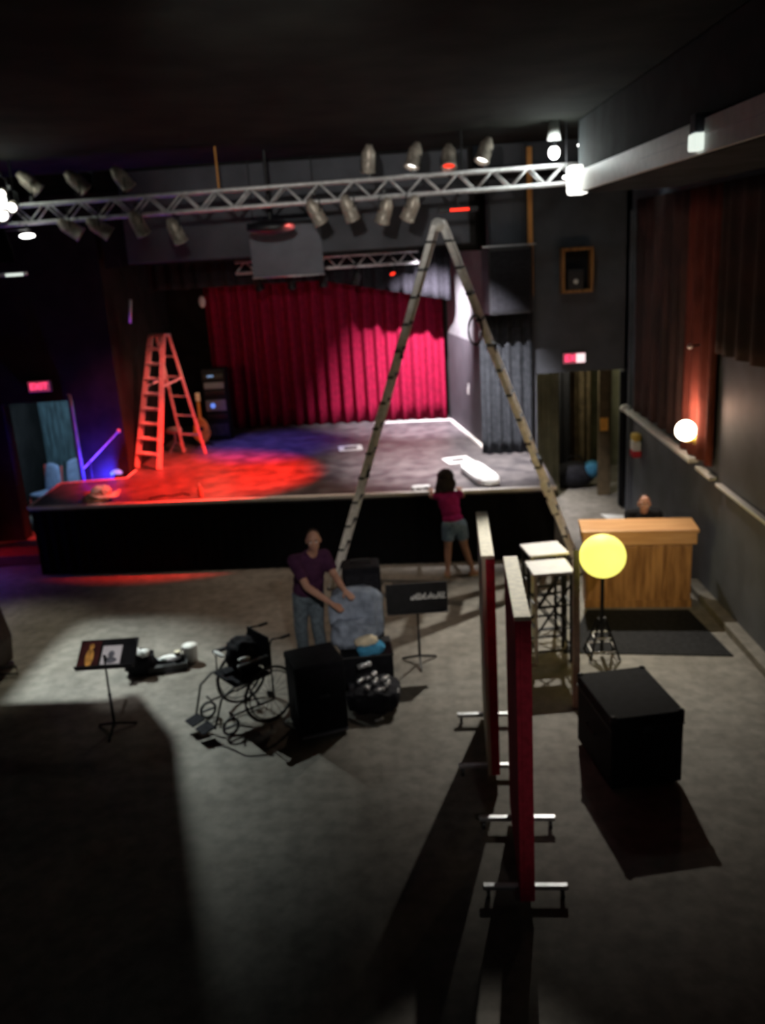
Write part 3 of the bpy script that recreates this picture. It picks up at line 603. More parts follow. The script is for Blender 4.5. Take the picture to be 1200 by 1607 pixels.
# ------------------------------------------------------------------ things on the stage
def soft(c, d, n=0.12, seed=0, e=0.6, rot=(0, 0, 0), freq=3.0):
    from mathutils import noise
    b = MB(); bmesh.ops.create_icosphere(b.bm, subdivisions=4, radius=1); Rm = Euler(rot).to_matrix()
    for v in b.bm.verts:
        q = v.co.copy(); q = Vector([math.copysign(abs(k)**e, k) for k in q])
        q *= 1 + n*noise.noise(v.co*freq + Vector((seed*7.1, seed*3.3, 0)))
        v.co = Rm @ Vector((q.x*d[0], q.y*d[1], q.z*d[2])) + Vector(c)
    return b
t = thing('hat', (-4.78, 13.3, 1.13), 'crumpled tan hat lying on the left front of the stage', 'hat')
def brim(u, v):
    a_ = 2*math.pi*u; rr = 0.13+0.13*v; return Vector((rr*math.cos(a_)*1.15, rr*math.sin(a_)*0.8, 0.10+0.035*math.sin(3*a_+1)*v+0.02*math.sin(5*a_)*v))
MB().grid(brim, 40, 6).build('brim', M['flesh_cloth'], t, smooth=True, solid=0.012)
soft((0, 0, 0.14), (0.15, 0.12, 0.10), 0.25, 3, 0.8).build('crown', M['flesh_cloth'], t, smooth=True)
soft((-0.08, -0.05, 0.05), (0.22, 0.14, 0.05), 0.3, 5, 0.8).build('folded_band', M['cream'], t, smooth=True)
t = thing('bottle', (-3.19, 13.15, 1.13), 'small reddish bottle standing on the front of the stage', 'bottle')
MB().lathe([(0.001, 0), (0.036, 0.0), (0.038, 0.02), (0.038, 0.13), (0.03, 0.155), (0.014, 0.175), (0.013, 0.2)], n=16).build('bottle_body', M['bottle'], t, smooth=True)
MB().cyl((0, 0, 0.195), (0, 0, 0.22), 0.016).build('cap', M['white'], t)
o = MB().tube([(-4.02, 13.2, 1.142), (-3.85, 13.33, 1.142), (-3.7, 13.3, 1.142), (-3.52, 13.42, 1.142), (-3.4, 13.3, 1.142)], 0.011, 6).build('stage_cable', M['black_plastic'], smooth=True); tag(o, 'dark cable lying between the hat and bottle on stage', 'cable')
o = soft((1.15, 13.36, 1.212), (0.18, 0.62, 0.075), 0.05, 2, 0.5, (0, 0, R(12))).build('rolled_towel', M['white_cloth'], smooth=True); tag(o, 'bright white folded cloth lying at the stage front edge', 'cloth')
o = soft((0.17, 12.88, 1.165), (0.10, 0.07, 0.035), 0.3, 6, 0.8).build('crumpled_paper', M['white_cloth'], smooth=True); tag(o, 'small white crumpled paper left of the woman on stage edge', 'paper')
o = soft((0.30, 12.96, 1.155), (0.06, 0.05, 0.025), 0.3, 8, 0.8).build('crumpled_paper', M['white_cloth'], smooth=True); tag(o, 'tiny white paper scrap just behind the crumpled one', 'paper')
t = thing('guitar', (-3.98, 17.15, 1.13), 'honey coloured guitar-like instrument leaning right of the step ladder', 'guitar', R(12))
ol = []
for i in range(40):
    q = 2*math.pi*i/40; s_ = math.sin(q); rr = 0.17*(1+0.16*math.cos(2*q))*(1.0 if s_ < 0 else 0.86); ol.append((rr*math.cos(q)*0.92, 0.25*s_*1.02+0.30))
b = MB(); b.prism(ol, -0.05, 0.05)
for v in b.bm.verts: v.co = Vector((v.co.x, v.co.z+0.12*v.co.y, v.co.y))
b.build('body', M['guitar'], t, bevel=0.01)
MB().bar((0, -0.01, 0.5), (0, 0.06, 0.88), 0.055, 0.03).build('neck', M['guitar'], t)
MB().bar((0, 0.06, 0.88), (0, 0.085, 1.04), 0.09, 0.025).build('headstock', M['cream'], t, bevel=0.005)
MB().cyl((0, -0.022, 0.34), (0, -0.026, 0.34), 0.05).build('sound_hole', M['black_cloth'], t)
MB().tube([(-0.15, -0.12, 0.01), (-0.05, 0.06, 0.08), (0, 0.12, 0.45), (0.05, 0.06, 0.08), (0.2, -0.14, 0.01)], 0.012, 6).build('stand', M['black_metal'], t)
t = thing('equipment_rack', (-3.72, 17.75, 1.13), 'dark equipment rack with small blue lights left of the red curtain', 'equipment rack')
MB().box((0, 0, 0.72), (0.46, 0.4, 1.44)).build('cabinet', M['case'], t, bevel=0.01)
for z, h, m in ((1.30, 0.08, 'black_metal'), (1.12, 0.12, 'screen'), (0.98, 0.07, 'black_metal'), (0.72, 0.22, 'screen'), (0.50, 0.08, 'black_metal'), (0.22, 0.24, 'dark_cloth')):
    MB().box((0, -0.205, z), (0.40, 0.02, h)).build('rack_unit', M[m], t, bevel=0.004)
MB().box((-0.05, -0.218, 1.31), (0.12, 0.01, 0.03)).build('display', M['e_cyan'], t)
MB().ball((-0.06, -0.22, 0.72), (0.05, 0.015, 0.05)).build('indicator_lamp', M['e_blue'], t)
t = thing('drum_stool', (-4.42, 16.75, 1.13), 'small round stool under the step ladder', 'stool')
MB().lathe([(0.001, 0.46), (0.13, 0.46), (0.15, 0.43), (0.15, 0.39), (0.13, 0.37), (0.001, 0.37)]).build('seat', M['fiberglass'], t, smooth=True)
MB().cyl((0, 0, 0.38), (0, 0, 0.14), 0.02).build('post', M['alu'], t)
for k in range(3): MB().bar((0, 0, 0.2), (0.2*math.cos(k*2.1), 0.2*math.sin(k*2.1), 0.01), 0.02, 0.02).build('leg', M['alu'], t)
t = thing('boom_stand', (-5.45, 14.84, 0), 'thin boom arm lit blue, rising behind the stage left corner', 'microphone stand')
MB().cyl((0, 0, 0.04), (0, 0, 1.48), 0.012).build('pole', M['black_metal'], t)
MB().cyl((0, 0, 0), (0, 0, 0.03), 0.16, 0.14).build('base', M['black_metal'], t)
MB().cyl((-0.12, 0, 1.32), (0.56, 0, 1.92), 0.011).build('boom', M['lad'], t)
MB().ball((0.58, 0, 1.94), 0.035).build('microphone', M['fiberglass'], t, smooth=True)
t = thing('uplight', (-5.02, 14.88, 0), 'squat lamp shining blue behind the step in the stage edge', 'stage light')
MB().cyl((0, 0, 0), (0, 0, 1.02), 0.02).build('pole', M['black_metal'], t); MB().cyl((0, 0, 1.0), (0, 0, 1.2), 0.12, 0.10).build('housing', M['black_metal'], t)
MB().ball((0, -0.02, 1.2), (0.10, 0.08, 0.06)).build('lens', M['e_blue'], t, smooth=True)
MB().cyl((0, 0, 0), (0, 0, 0.02), 0.15).build('base', M['black_metal'], t)
t = thing('floor_lamp', (-7.0, 13.05, 0), 'small lamp glowing blue on the floor at left picture edge', 'stage light')
MB().cyl((0, 0, 0), (0, 0, 0.40), 0.09).build('housing', M['black_metal'], t, smooth=True); MB().ball((0.02, -0.05, 0.42), (0.08, 0.06, 0.07)).build('lens', M['e_blue'], t, smooth=True)
t = thing('notice', (1.30, 16.4, 2.02), 'small white notice on the grey side wall of the stage', 'sign')
MB().bar((-0.045, 0.0, 0), (-0.058, 0.085, 0), 0.012, 0.12).build('sheet', M['white'], t)
MB().bar((-0.03, 0.09, 0.08), (-0.04, 0.12, 0.08), 0.012, 0.10).build('tab', M['white'], t)

# ------------------------------------------------------------------ floor: partitions
def partition(loc, L, H, label, left):
    t = thing('partition_panel', loc, label, 'partition', 0, 'red partition panels on the floor')
    MB().box((0.02, L/2, H/2+0.06), (0.075, L, H-0.08)).build('panel', M['red_fabric'], t, bevel=0.006)
    MB().box((-0.032, L/2, H/2+0.06), (0.03, L, H-0.08)).build('side_board', left, t, bevel=0.003)
    MB().box((0, L/2, H+0.03), (0.11, L+0.02, 0.03)).build('top_rail', M['timber'], t, bevel=0.004)
    for y in (0.16, L-0.18):
        MB().box((0, y, 0.10), (0.62, 0.05, 0.035)).build('foot', M['alu'], t, bevel=0.006)
        for sx in (-0.27, 0.27):
            c = MB().cyl((sx-0.013, y, 0.042), (sx+0.013, y, 0.042), 0.042).build('caster', M['black_plastic'], t)
            MB().box((sx, y, 0.075), (0.03, 0.03, 0.03)).build('caster_fork', M['alu'], c)
    return t
partition((0.70, 5.27, 0), 1.15, 2.27, 'tall dark red partition panel nearest the camera, seen edge on', M['red_fabric']).rotation_euler.z = R(-3.4)
partition((0.635, 6.86, 0), 1.25, 2.13, 'tall red partition panel with pale side, farther one nearer the woman', M['timber']).rotation_euler.z = R(-3.2)

# tall tables
def tall_table(loc, rz, label):
    t = thing('tall_table', loc, label, 'table', rz, 'tall pale topped tables beside the stage')
    MB().box((0, 0, 1.09), (0.47, 0.45, 0.03)).build('tabletop', M['pale_top'], t, bevel=0.006)
    w, d = 0.20, 0.19
    for sx in (-1, 1):
        for sy in (-1, 1): MB().bar((sx*w, sy*d, 0), (sx*w, sy*d, 1.075), 0.032, 0.032).build('leg', M['timber'] if sx < 0 and sy < 0 else M['black_metal'], t)
    for sy in (-1, 1):
        b = MB(); b.bar((-w, sy*d, 0.35), (w, sy*d, 0.95), 0.018, 0.018); b.bar((-w, sy*d, 0.75), (w, sy*d, 0.2), 0.018, 0.018); b.build('cross_brace', M['black_metal'], t)
    for z in (0.15, 0.42, 0.70):
        b = MB()
        for sy in (-1, 1): b.bar((-w, sy*d, z), (w, sy*d, z), 0.018, 0.018)
        for sx in (-1, 1): b.bar((sx*w, -d, z), (sx*w, d, z), 0.018, 0.018)
        b.build('stretcher', M['black_metal'], t)
    return t
tall_table((1.60, 10.0, 0), R(8), 'tall black-framed table with pale top, the one nearer the stage')
tall_table((1.56, 9.38, 0), R(4), 'tall black-framed table with pale top, the one nearer the camera')
o = MB().bar((1.62, 8.15, 0.0), (1.845, 9.30, 1.30), 0.07, 0.07, (1, 0, 0)).build('timber_plank', M['timber'], bevel=0.006); tag(o, 'pale timber plank leaning against the nearer tall table', 'plank')

# black road case
t = thing('road_case', (1.88, 7.12, 0), 'large black road case standing on the right of the floor', 'case', R(8))
MB().box((0, 0, 0.33), (0.64, 0.86, 0.58)).build('body', M['case'], t, bevel=0.012)
MB().box((0, 0, 0.67), (0.65, 0.87, 0.11)).build('lid', M['case'], t, bevel=0.012)
MB().box((0, 0, 0.61), (0.655, 0.875, 0.012)).build('seam_strip', M['black_metal'], t)
MB().box((0.0, -0.437, 0.6), (0.09, 0.012, 0.07)).build('latch', M['dark_cloth'], t, bevel=0.004)
MB().tube([(-0.325, -0.1, 0.4), (-0.36, -0.1, 0.4), (-0.36, 0.1, 0.4), (-0.325, 0.1, 0.4)], 0.01, 6).build('handle', M['black_metal'], t)
for sx in (-1, 1):
    for sy in (-1, 1): MB().ball((sx*0.30, sy*0.41, 0.71), 0.032).build('corner', M['black_metal'], t); MB().cyl((sx*0.26-0.015, sy*0.36, 0.025), (sx*0.26+0.015, sy*0.36, 0.025), 0.025).build('caster', M['black_plastic'], t)

# bar counter, painted shadow, lantern
t = thing('bar_counter', (2.9, 10.62, 0), 'oak bar counter with overhanging top beside the right wall', 'counter', R(-7))
MB().box((0, 0.24, 0.44), (1.32, 0.40, 0.88)).build('body', M['wood'], t, bevel=0.006)
for k in range(4): MB().box((-0.495+0.33*k, 0.035, 0.44), (0.29, 0.015, 0.78)).build('front_panel', M['wood'], t, bevel=0.006)
MB().box((0, 0.20, 0.95), (1.40, 0.46, 0.16)).build('fascia', M['wood_top'], t, bevel=0.006)
MB().box((0, 0.20, 1.05), (1.44, 0.52, 0.045)).build('countertop', M['wood_top'], t, bevel=0.008)
MB().box((0, 0.03, 0.05), (1.34, 0.03, 0.10)).build('plinth', M['wood'], t)
o = MB().prism([(2.25, 10.62), (3.5, 10.46), (3.58, 9.12), (1.72, 9.42)], 0.0, 0.012).build('rubber_mat', M['mat_rubber']); tag(o, 'dark mat lying on floor in front of the bar counter', 'mat')  # near-black sheet standing in for the counter's shadow on the floor
t = thing('globe_lantern', (2.14, 9.3, 0.012), 'glowing yellow round lantern on thin stand before the bar', 'lantern')
MB().ball((0, 0, 1.21), (0.255, 0.255, 0.245), u=32, v=20).build('globe', M['e_yellow'], t, smooth=True)
MB().cyl((0, 0, 0.03), (0, 0, 0.99), 0.022).build('pole', M['black_metal'], t)
for k in range(4):
    q = math.pi/4+k*math.pi/2; MB().bar((0.05*math.cos(q), 0.05*math.sin(q), 0.45), (0.24*math.cos(q), 0.24*math.sin(q), 0.0), 0.02, 0.02).build('leg', M['black_metal'], t)
for z in (0.1, 0.25): MB().tube([((0.24-0.42*z)*math.cos(2*math.pi*i/4+math.pi/4), (0.24-0.42*z)*math.sin(2*math.pi*i/4+math.pi/4), z) for i in range(4)], 0.009, 6, True).build('ring', M['lad'], t)
o = MB().prism([(3.55, 13.4), (3.72, 13.4), (3.72, 14.6), (3.35, 14.75)], 0.0, 0.008).build('white_card', M['white']); tag(o, 'white sheet lying on floor behind the bar near the right exit', 'sheet')

# ------------------------------------------------------------------ cart pile in the middle
t = thing('amplifier_cabinet', (-0.58, 9.62, 0), 'upright black cabinet behind the grey blanket in front of man', 'cabinet', R(4))
MB().box((0, 0, 0.6), (0.44, 0.34, 1.16)).build('cabinet', M['case'], t, bevel=0.03)
MB().box((0, -0.172, 0.6), (0.38, 0.01, 1.0)).build('grille', M['black_cloth'], t)
MB().tube([(-0.12, 0, 1.18), (-0.1, 0, 1.22), (0.1, 0, 1.22), (0.12, 0, 1.18)], 0.012, 6).build('handle', M['black_metal'], t)
for sx in (-0.17, 0.17): MB().cyl((sx-0.015, -0.1, 0.02), (sx+0.015, -0.1, 0.02), 0.02).build('caster', M['black_plastic'], t); MB().cyl((sx-0.015, 0.1, 0.02), (sx+0.015, 0.1, 0.02), 0.02).build('caster', M['black_plastic'], t)
t = thing('low_crate', (-0.55, 9.02, 0), 'low black box under the sky blue cloth', 'box', R(6))
MB().box((0, 0, 0.19), (0.56, 0.46, 0.38)).build('body', M['case'], t, bevel=0.015)
MB().box((0, 0, 0.385), (0.58, 0.48, 0.03)).build('lid', M['black_metal'], t, bevel=0.01)
t = thing('moving_blanket', (-0.64, 9.12, 0.40), 'grey-blue padded blanket piled under the hands of the man', 'blanket')
soft((0, 0.10, 0.30), (0.30, 0.20, 0.33), 0.16, 9, 0.55, (R(-14), 0, 0), 2.2).build('padding', M['grey_blanket'], t, smooth=True)
soft((-0.04, -0.08, 0.17), (0.24, 0.16, 0.17), 0.2, 11, 0.6, (R(-14), 0, 0.2), 2.6).build('lower_fold', M['grey_blanket'], t, smooth=True)
o = soft((-0.49, 8.87, 0.455), (0.145, 0.10, 0.05), 0.2, 14, 0.6, (R(12), R(-4), 0)).build('folded_cloth', M['cyan_cloth'], smooth=True); tag(o, 'sky blue folded cloth at the foot of grey blanket', 'cloth')
o = soft((-0.535, 8.86, 0.545), (0.125, 0.06, 0.045), 0.25, 15, 0.7, (R(12), R(-6), 0)).build('folded_cloth', M['cream'], smooth=True); tag(o, 'cream crumpled cloth on top of the sky blue one', 'cloth')
t = thing('speaker_trunk', (-1.02, 8.02, 0), 'tall black trunk standing right of the wheelchair', 'case', R(20))
MB().box((0, 0, 0.38), (0.50, 0.46, 0.72)).build('body', M['case'], t, bevel=0.02)
MB().box((0, 0, 0.77), (0.51, 0.47, 0.08)).build('lid', M['case'], t, bevel=0.02)
MB().box((0.02, -0.237, 0.46), (0.12, 0.012, 0.045)).build('handle_plate', M['dark_cloth'], t, bevel=0.004)
MB().box((0, -0.236, 0.05), (0.48, 0.012, 0.03)).build('kick_strip', M['screen'], t)
for sx in (-0.2, 0.2):
    for sy in (-0.18, 0.18): MB().cyl((sx-0.012, sy, 0.02), (sx+0.012, sy, 0.02), 0.02).build('caster', M['black_plastic'], t)
t = thing('hardware_bag', (-0.46, 8.42, 0), 'low black bag heaped with shiny chrome fittings', 'bag')
soft((0, 0, 0.13), (0.27, 0.27, 0.13), 0.2, 21, 0.6).build('bag_body', M['bag'], t, smooth=True)
MB().tube([(-0.2, 0.0, 0.22), (-0.15, 0.05, 0.32), (-0.02, 0.06, 0.33), (0.03, 0.0, 0.24)], 0.012, 6).build('handle', M['bag'], t)
rnd = random.Random(5)
sp = [(-0.57, 8.62, 0.36, 'chrome fitting glinting brightest, farthest up the bag heap'), (-0.50, 8.50, 0.29, 'chrome fitting just below the brightest one on the bag'), (-0.60, 8.42, 0.285, 'chrome fitting on the left edge of the bag'), (-0.44, 8.38, 0.285, 'chrome fitting in the middle of the bag'), (-0.34, 8.45, 0.285, 'chrome fitting upper right on the bag'), (-0.31, 8.34, 0.275, 'chrome fitting on the right of the bag'), (-0.52, 8.30, 0.27, 'chrome fitting lower left on the bag'), (-0.40, 8.25, 0.26, 'chrome fitting lower middle on the bag'), (-0.22, 8.30, 0.19, 'chrome fitting hanging over the right edge of the bag'), (-0.42, 8.06, 0.02, 'chrome fitting lying on the floor in front of the bag')]
for x, y, z, lab in sp:
    t = thing('chrome_fitting', (x, y, z), lab, 'fitting', rnd.uniform(-1.5, 1.5), 'chrome fittings on the bag')
    big = 1.35 if 'brightest' in lab else 0.9
    MB().cyl((-0.045*big, 0, 0.0), (0.045*big, 0, 0.01), 0.020*big, n=14).build('barrel', M['chrome'], t, smooth=True)
    MB().ball((0.05*big, 0, 0.012), 0.024*big).build('knob', M['chrome'], t, smooth=True)
    MB().bar((0, -0.04*big, 0.012), (0, 0.04*big, 0.012), 0.012, 0.008).build('wing', M['chrome'], t)

# wheelchair
t = thing('wheelchair', (-1.80, 8.34, 0), 'folding black wheelchair with spoked wheels left of the tall trunk', 'wheelchair', R(-50))
for sx in (-1, 1):
    x = sx*0.29; n = 36; rg = lambda rr, xx: [(xx, 0.12+rr*math.cos(2*math.pi*i/n), 0.31+rr*math.sin(2*math.pi*i/n)) for i in range(n)]
    w = MB().tube(rg(0.295, x), 0.016, 8, True).build('wheel', M['tyre'], t, smooth=True)
    MB().tube(rg(0.262, x+sx*0.03), 0.008, 6, True).build('hand_rim', M['black_metal'], w, smooth=True)
    b = MB(); b.cyl((x-0.03, 0.12, 0.31), (x+0.03, 0.12, 0.31), 0.028)
    for k in range(16):
        q = 2*math.pi*k/16; b.cyl((x, 0.12, 0.31), (x, 0.12+0.28*math.cos(q), 0.31+0.28*math.sin(q)), 0.0028, n=5)
    b.build('spokes', M['screen'], w)
    c = MB().tube([(sx*0.24, -0.34+0.085*math.cos(2*math.pi*i/20), 0.1+0.085*math.sin(2*math.pi*i/20)) for i in range(20)], 0.015, 6, True).build('caster', M['tyre'], t, smooth=True)
    MB().box((sx*0.24, -0.34, 0.1), (0.02, 0.16, 0.02)).build('caster_hub', M['black_metal'], c)
    MB().tube([(sx*0.22, 0.36, 0.84), (sx*0.22, 0.24, 0.86), (sx*0.22, 0.21, 0.80), (sx*0.22, 0.20, 0.20)], 0.012, 8).build('back_tube', M['black_metal'], t, smooth=True)
    MB().tube([(sx*0.23, 0.2, 0.5), (sx*0.23, -0.26, 0.5), (sx*0.22, -0.40, 0.42), (sx*0.20, -0.50, 0.12)], 0.012, 8).build('side_frame', M['black_metal'], t, smooth=True)
    MB().tube([(sx*0.23, 0.2, 0.2), (sx*0.23, -0.30, 0.2), (sx*0.24, -0.34, 0.26)], 0.011, 8).build('lower_frame', M['black_metal'], t, smooth=True)
    MB().box((sx*0.25, -0.02, 0.71), (0.055, 0.36, 0.035)).build('armrest', M['black_plastic'], t, bevel=0.01)
    MB().tube([(sx*0.25, 0.14, 0.5), (sx*0.25, 0.14, 0.70), (sx*0.25, -0.17, 0.70), (sx*0.25, -0.18, 0.5)], 0.010, 6).build('arm_frame', M['black_metal'], t)
    MB().box((sx*0.11, -0.56, 0.12), (0.17, 0.15, 0.015), (R(12), 0, 0)).build('footrest', M['black_cloth'], t)
    MB().cyl((sx*0.22, 0.36, 0.84), (sx*0.22, 0.46, 0.84), 0.018).build('push_grip', M['black_plastic'], t)
MB().box((0, -0.03, 0.50), (0.42, 0.42, 0.03)).build('seat', M['black_cloth'], t, bevel=0.01)
MB().box((0, 0.21, 0.70), (0.42, 0.02, 0.38)).build('backrest', M['black_cloth'], t, bevel=0.008)
b = MB(); b.bar((-0.22, 0.02, 0.2), (0.22, 0.02, 0.49), 0.02, 0.02); b.bar((0.22, 0.02, 0.2), (-0.22, 0.02, 0.49), 0.02, 0.02); b.build('cross_brace', M['black_metal'], t)
o = soft((-1.79, 8.36, 0.69), (0.17, 0.15, 0.18), 0.18, 25, 0.65, (0, 0, R(-50))).build('backpack', M['bag'], smooth=True); tag(o, 'black bag sitting on the seat of the wheelchair', 'bag')
o = soft((-2.02, 8.28, 0.745), (0.10, 0.025, 0.016), 0.2, 26, 0.8, (0, 0, R(-50))).build('white_strap', M['white_cloth'], smooth=True); tag(o, 'white strip lying along the near armrest of the wheelchair', 'cloth')
o = soft((-1.74, 8.14, 0.745), (0.06, 0.03, 0.02), 0.2, 27, 0.8, (0, 0, R(30))).build('white_tag', M['white_cloth'], smooth=True); tag(o, 'small white scrap on the right armrest by the black bag', 'cloth')

# music stands
def music_stand(loc, rz, tilt, h, w, d, label, group):
    t = thing('music_stand', loc, label, 'music stand', rz, group)
    ca, sa = math.cos(tilt), math.sin(tilt)
    dk_ = MB().box((0, 0, d/2), (w, 0.012, d)).box((0, -0.03, 0.006), (w, 0.06, 0.012)).build('desk', M['black_metal'], t, bevel=0.004)
    dk_.location = (0, 0, h); dk_.rotation_euler = (-tilt, 0, 0)
    MB().cyl((0, 0.03, 0.05), (0, 0.03, h*0.6), 0.016).build('pole', M['black_metal'], t, smooth=True)
    MB().cyl((0, 0.03, h*0.6), (0, 0.03+0.02, h+d*0.35), 0.011).build('inner_pole', M['black_metal'], t, smooth=True)
    for k in range(3):
        q = -math.pi/2+k*2*math.pi/3; MB().bar((0, 0.03, 0.09), (0.23*math.cos(q), 0.03+0.23*math.sin(q), 0.012), 0.022, 0.022).build('leg', M['black_metal'], t)
    return t, dk_
t, dk_ = music_stand((-3.17, 8.12, 0), R(2), R(62), 0.72, 0.60, 0.38, 'music stand holding two printed sheets, in the lower left', 'music stands')
def on_desk(name, m, x, z, w, h, y, label=None, cat=None, shape='box'):
    b = MB()
    b.box((x, y, z), (w, 0.003, h)) if shape == 'box' else b.ball((x, y, z), (w/2, 0.004, h/2))
    return b.build(name, m)
def place(o): o.location = (-3.17, 8.12, 0.72); o.rotation_euler = (-R(62), 0, R(2)); return o
o = place(on_desk('poster', M['poster_b'], -0.185, 0.185, 0.21, 0.345, -0.0085)); tag(o, 'dark brown poster with orange figure on the music stand', 'poster')
f1 = on_desk('printed_figure', M['poster_o'], -0.18, 0.15, 0.085, 0.23, -0.0105, shape='ball'); f1.parent = o
f2 = on_desk('printed_head', M['poster_o'], -0.175, 0.29, 0.05, 0.07, -0.0105, shape='ball'); f2.parent = o
o = place(on_desk('photo_sheet', M['paper'], 0.045, 0.17, 0.20, 0.235, -0.0085)); tag(o, 'white photo sheet with grey portrait on the music stand', 'print')
f1 = on_desk('printed_portrait', M['paper_grey'], 0.045, 0.175, 0.065, 0.09, -0.0105, shape='ball'); f1.parent = o
f2 = on_desk('printed_shoulders', M['paper_grey'], 0.045, 0.10, 0.13, 0.08, -0.0105, shape='ball'); f2.parent = o
t, dk_ = music_stand((0.05, 9.34, 0), R(2), R(4), 0.645, 0.70, 0.35, 'black board on thin stand with white lettering facing the camera', 'music stands')
rnd = random.Random(3); b = MB()
for (x0, x1) in ((-0.06, 0.095), (0.125, 0.315)):
    x = x0
    while x < x1:
        h = rnd.choice((0.04, 0.055, 0.075)); b.box((x, -0.009, 0.18+h/2-0.025), (0.016, 0.004, h), (0, R(12), 0)); b.box((x+0.011, -0.009, 0.18+rnd.choice((-0.02, 0.008))), (0.022, 0.004, 0.011)); x += 0.03
o = b.build('lettering', M['white'], dk_)

# odds and ends left of the wheelchair
t = thing('bucket', (-2.71, 9.70, 0), 'white bucket standing on floor right of the black tray', 'bucket')
MB().lathe([(0.001, 0.0), (0.072, 0.0), (0.085, 0.20), (0.09, 0.205), (0.09, 0.22), (0.001, 0.222)], n=24).build('bucket_body', M['white'], t, smooth=True)
MB().tube([(-0.09, 0, 0.18), (-0.13, 0, 0.14), (-0.13, 0, 0.09), (-0.085, 0, 0.06)], 0.009, 6).build('handle', M['black_plastic'], t)
o = soft((-3.27, 9.50, 0.13), (0.17, 0.14, 0.13), 0.2, 31, 0.6).build('black_sack', M['bag'], smooth=True); tag(o, 'black sack on the floor behind the music stand', 'bag')
for (x, y, z, sx, lab) in ((-3.42, 9.55, 0.285, 0.085, 'white crumpled cup topmost and farthest on the black sack'), (-3.33, 9.45, 0.285, 0.08, 'white crumpled cup in the middle of the black sack'), (-3.19, 9.42, 0.275, 0.07, 'white crumpled cup at the right end of black sack'), (-3.36, 9.33, 0.22, 0.05, 'small white crumpled cup lowest on the black sack')):
    o = soft((x, y, z), (sx, sx*0.8, 0.04), 0.3, int(x*-100) % 17, 0.8).build('crumpled_cup', M['white_cloth'], smooth=True); tag(o, lab, 'cup', 'white cups on the black sack')
t = thing('tray', (-2.96, 9.56, 0), 'low dark tray with a pale cloth, left of white bucket', 'tray', R(14))
MB().prism([(-0.22, -0.13), (0.22, -0.13), (0.22, 0.13), (-0.22, 0.13)], 0, 0.02).build('base', M['black_plastic'], t)
b = MB()
for sy in (-1, 1): b.box((0, sy*0.13, 0.045), (0.45, 0.015, 0.09))
for sx in (-1, 1): b.box((sx*0.22, 0, 0.045), (0.015, 0.26, 0.09))
b.build('rim', M['black_plastic'], t)
o = soft((-2.95, 9.62, 0.10), (0.13, 0.05, 0.03), 0.3, 33, 0.8, (0, 0, R(14))).build('pale_rag', M['white_cloth'], smooth=True); tag(o, 'pale rag draped over the back of the dark tray', 'cloth')
t = thing('paint_can', (-2.86, 9.66, 0.02), 'small dark can standing in the back corner of the tray', 'can')
MB().cyl((0, 0, 0), (0, 0, 0.13), 0.035).build('can_body', M['bag'], t, smooth=True); MB().cyl((0, 0, 0.13), (0, 0, 0.145), 0.037).build('lid', M['timber'], t)
t = thing('wooden_cabinet', (-5.18, 9.75, 0), 'dark brown cabinet with sloped side at the left picture edge', 'cabinet')
b = MB(); b.prism([(-0.35, 0.02), (0.16, 0.02), (0.20, 0.35), (0.02, 1.25), (-0.35, 1.25)], -0.25, 0.25)
for v in b.bm.verts: v.co = Vector((v.co.x, v.co.z, v.co.y))
b.build('body', mat('dark_mahogany', (0.035, 0.017, 0.011), 0.6, var=0.4, scale=4, stretch=(5, 5, 0.7)), t, bevel=0.015)
MB().tube([(0.17, -0.2, 0.12), (0.40, -0.2, 0.12), (0.40, -0.2, 0.03), (0.17, -0.2, 0.03)], 0.013, 6).build('foot_frame', M['black_metal'], t)
MB().ball((0.14, -0.27, 0.30), 0.02).build('brass_knob', M['yellow_red'], t, smooth=True)

# ------------------------------------------------------------------ people
def V(*q): return Vector(q)
class Body:
    """tapered limbs and rounded masses fused into one continuous surface"""
    def __init__(s): s.b = MB()
    def limb(s, p0, p1, r0, r1, caps=(1, 1), n=14):
        s.b.cyl(p0, p1, r0, r1, n)
        if caps[0]: s.b.ball(p0, r0, u=14, v=10)
        if caps[1]: s.b.ball(p1, r1, u=14, v=10)
        return s
    def mass(s, c, rad, M3=None):
        m = (M3.to_4x4() if M3 else Matrix.Identity(4))
        bmesh.ops.create_uvsphere(s.b.bm, u_segments=20, v_segments=14, radius=1, matrix=Matrix.Translation(c) @ m @ Matrix.Diagonal((*rad, 1))); return s
    def done(s, name, m, parent, off, voxel=0.009, it=5):
        o = s.b.build(name, m, parent, off)
        k = o.modifiers.new('r', 'REMESH'); k.mode = 'VOXEL'; k.voxel_size = voxel; k.use_smooth_shade = True
        k = o.modifiers.new('s', 'SMOOTH'); k.iterations = it; k.factor = 0.5
        realise(o)
        for f_ in o.data.polygons: f_.use_smooth = True
        return o
def basis(fwd, up=(0, 0, 1)):
    f_ = Vector(fwd).normalized(); x = f_.cross(Vector(up)).normalized(); u = x.cross(f_)   # x = the person's right
    return Matrix(((x.x, f_.x, u.x), (x.y, f_.y, u.y), (x.z, f_.z, u.z)))
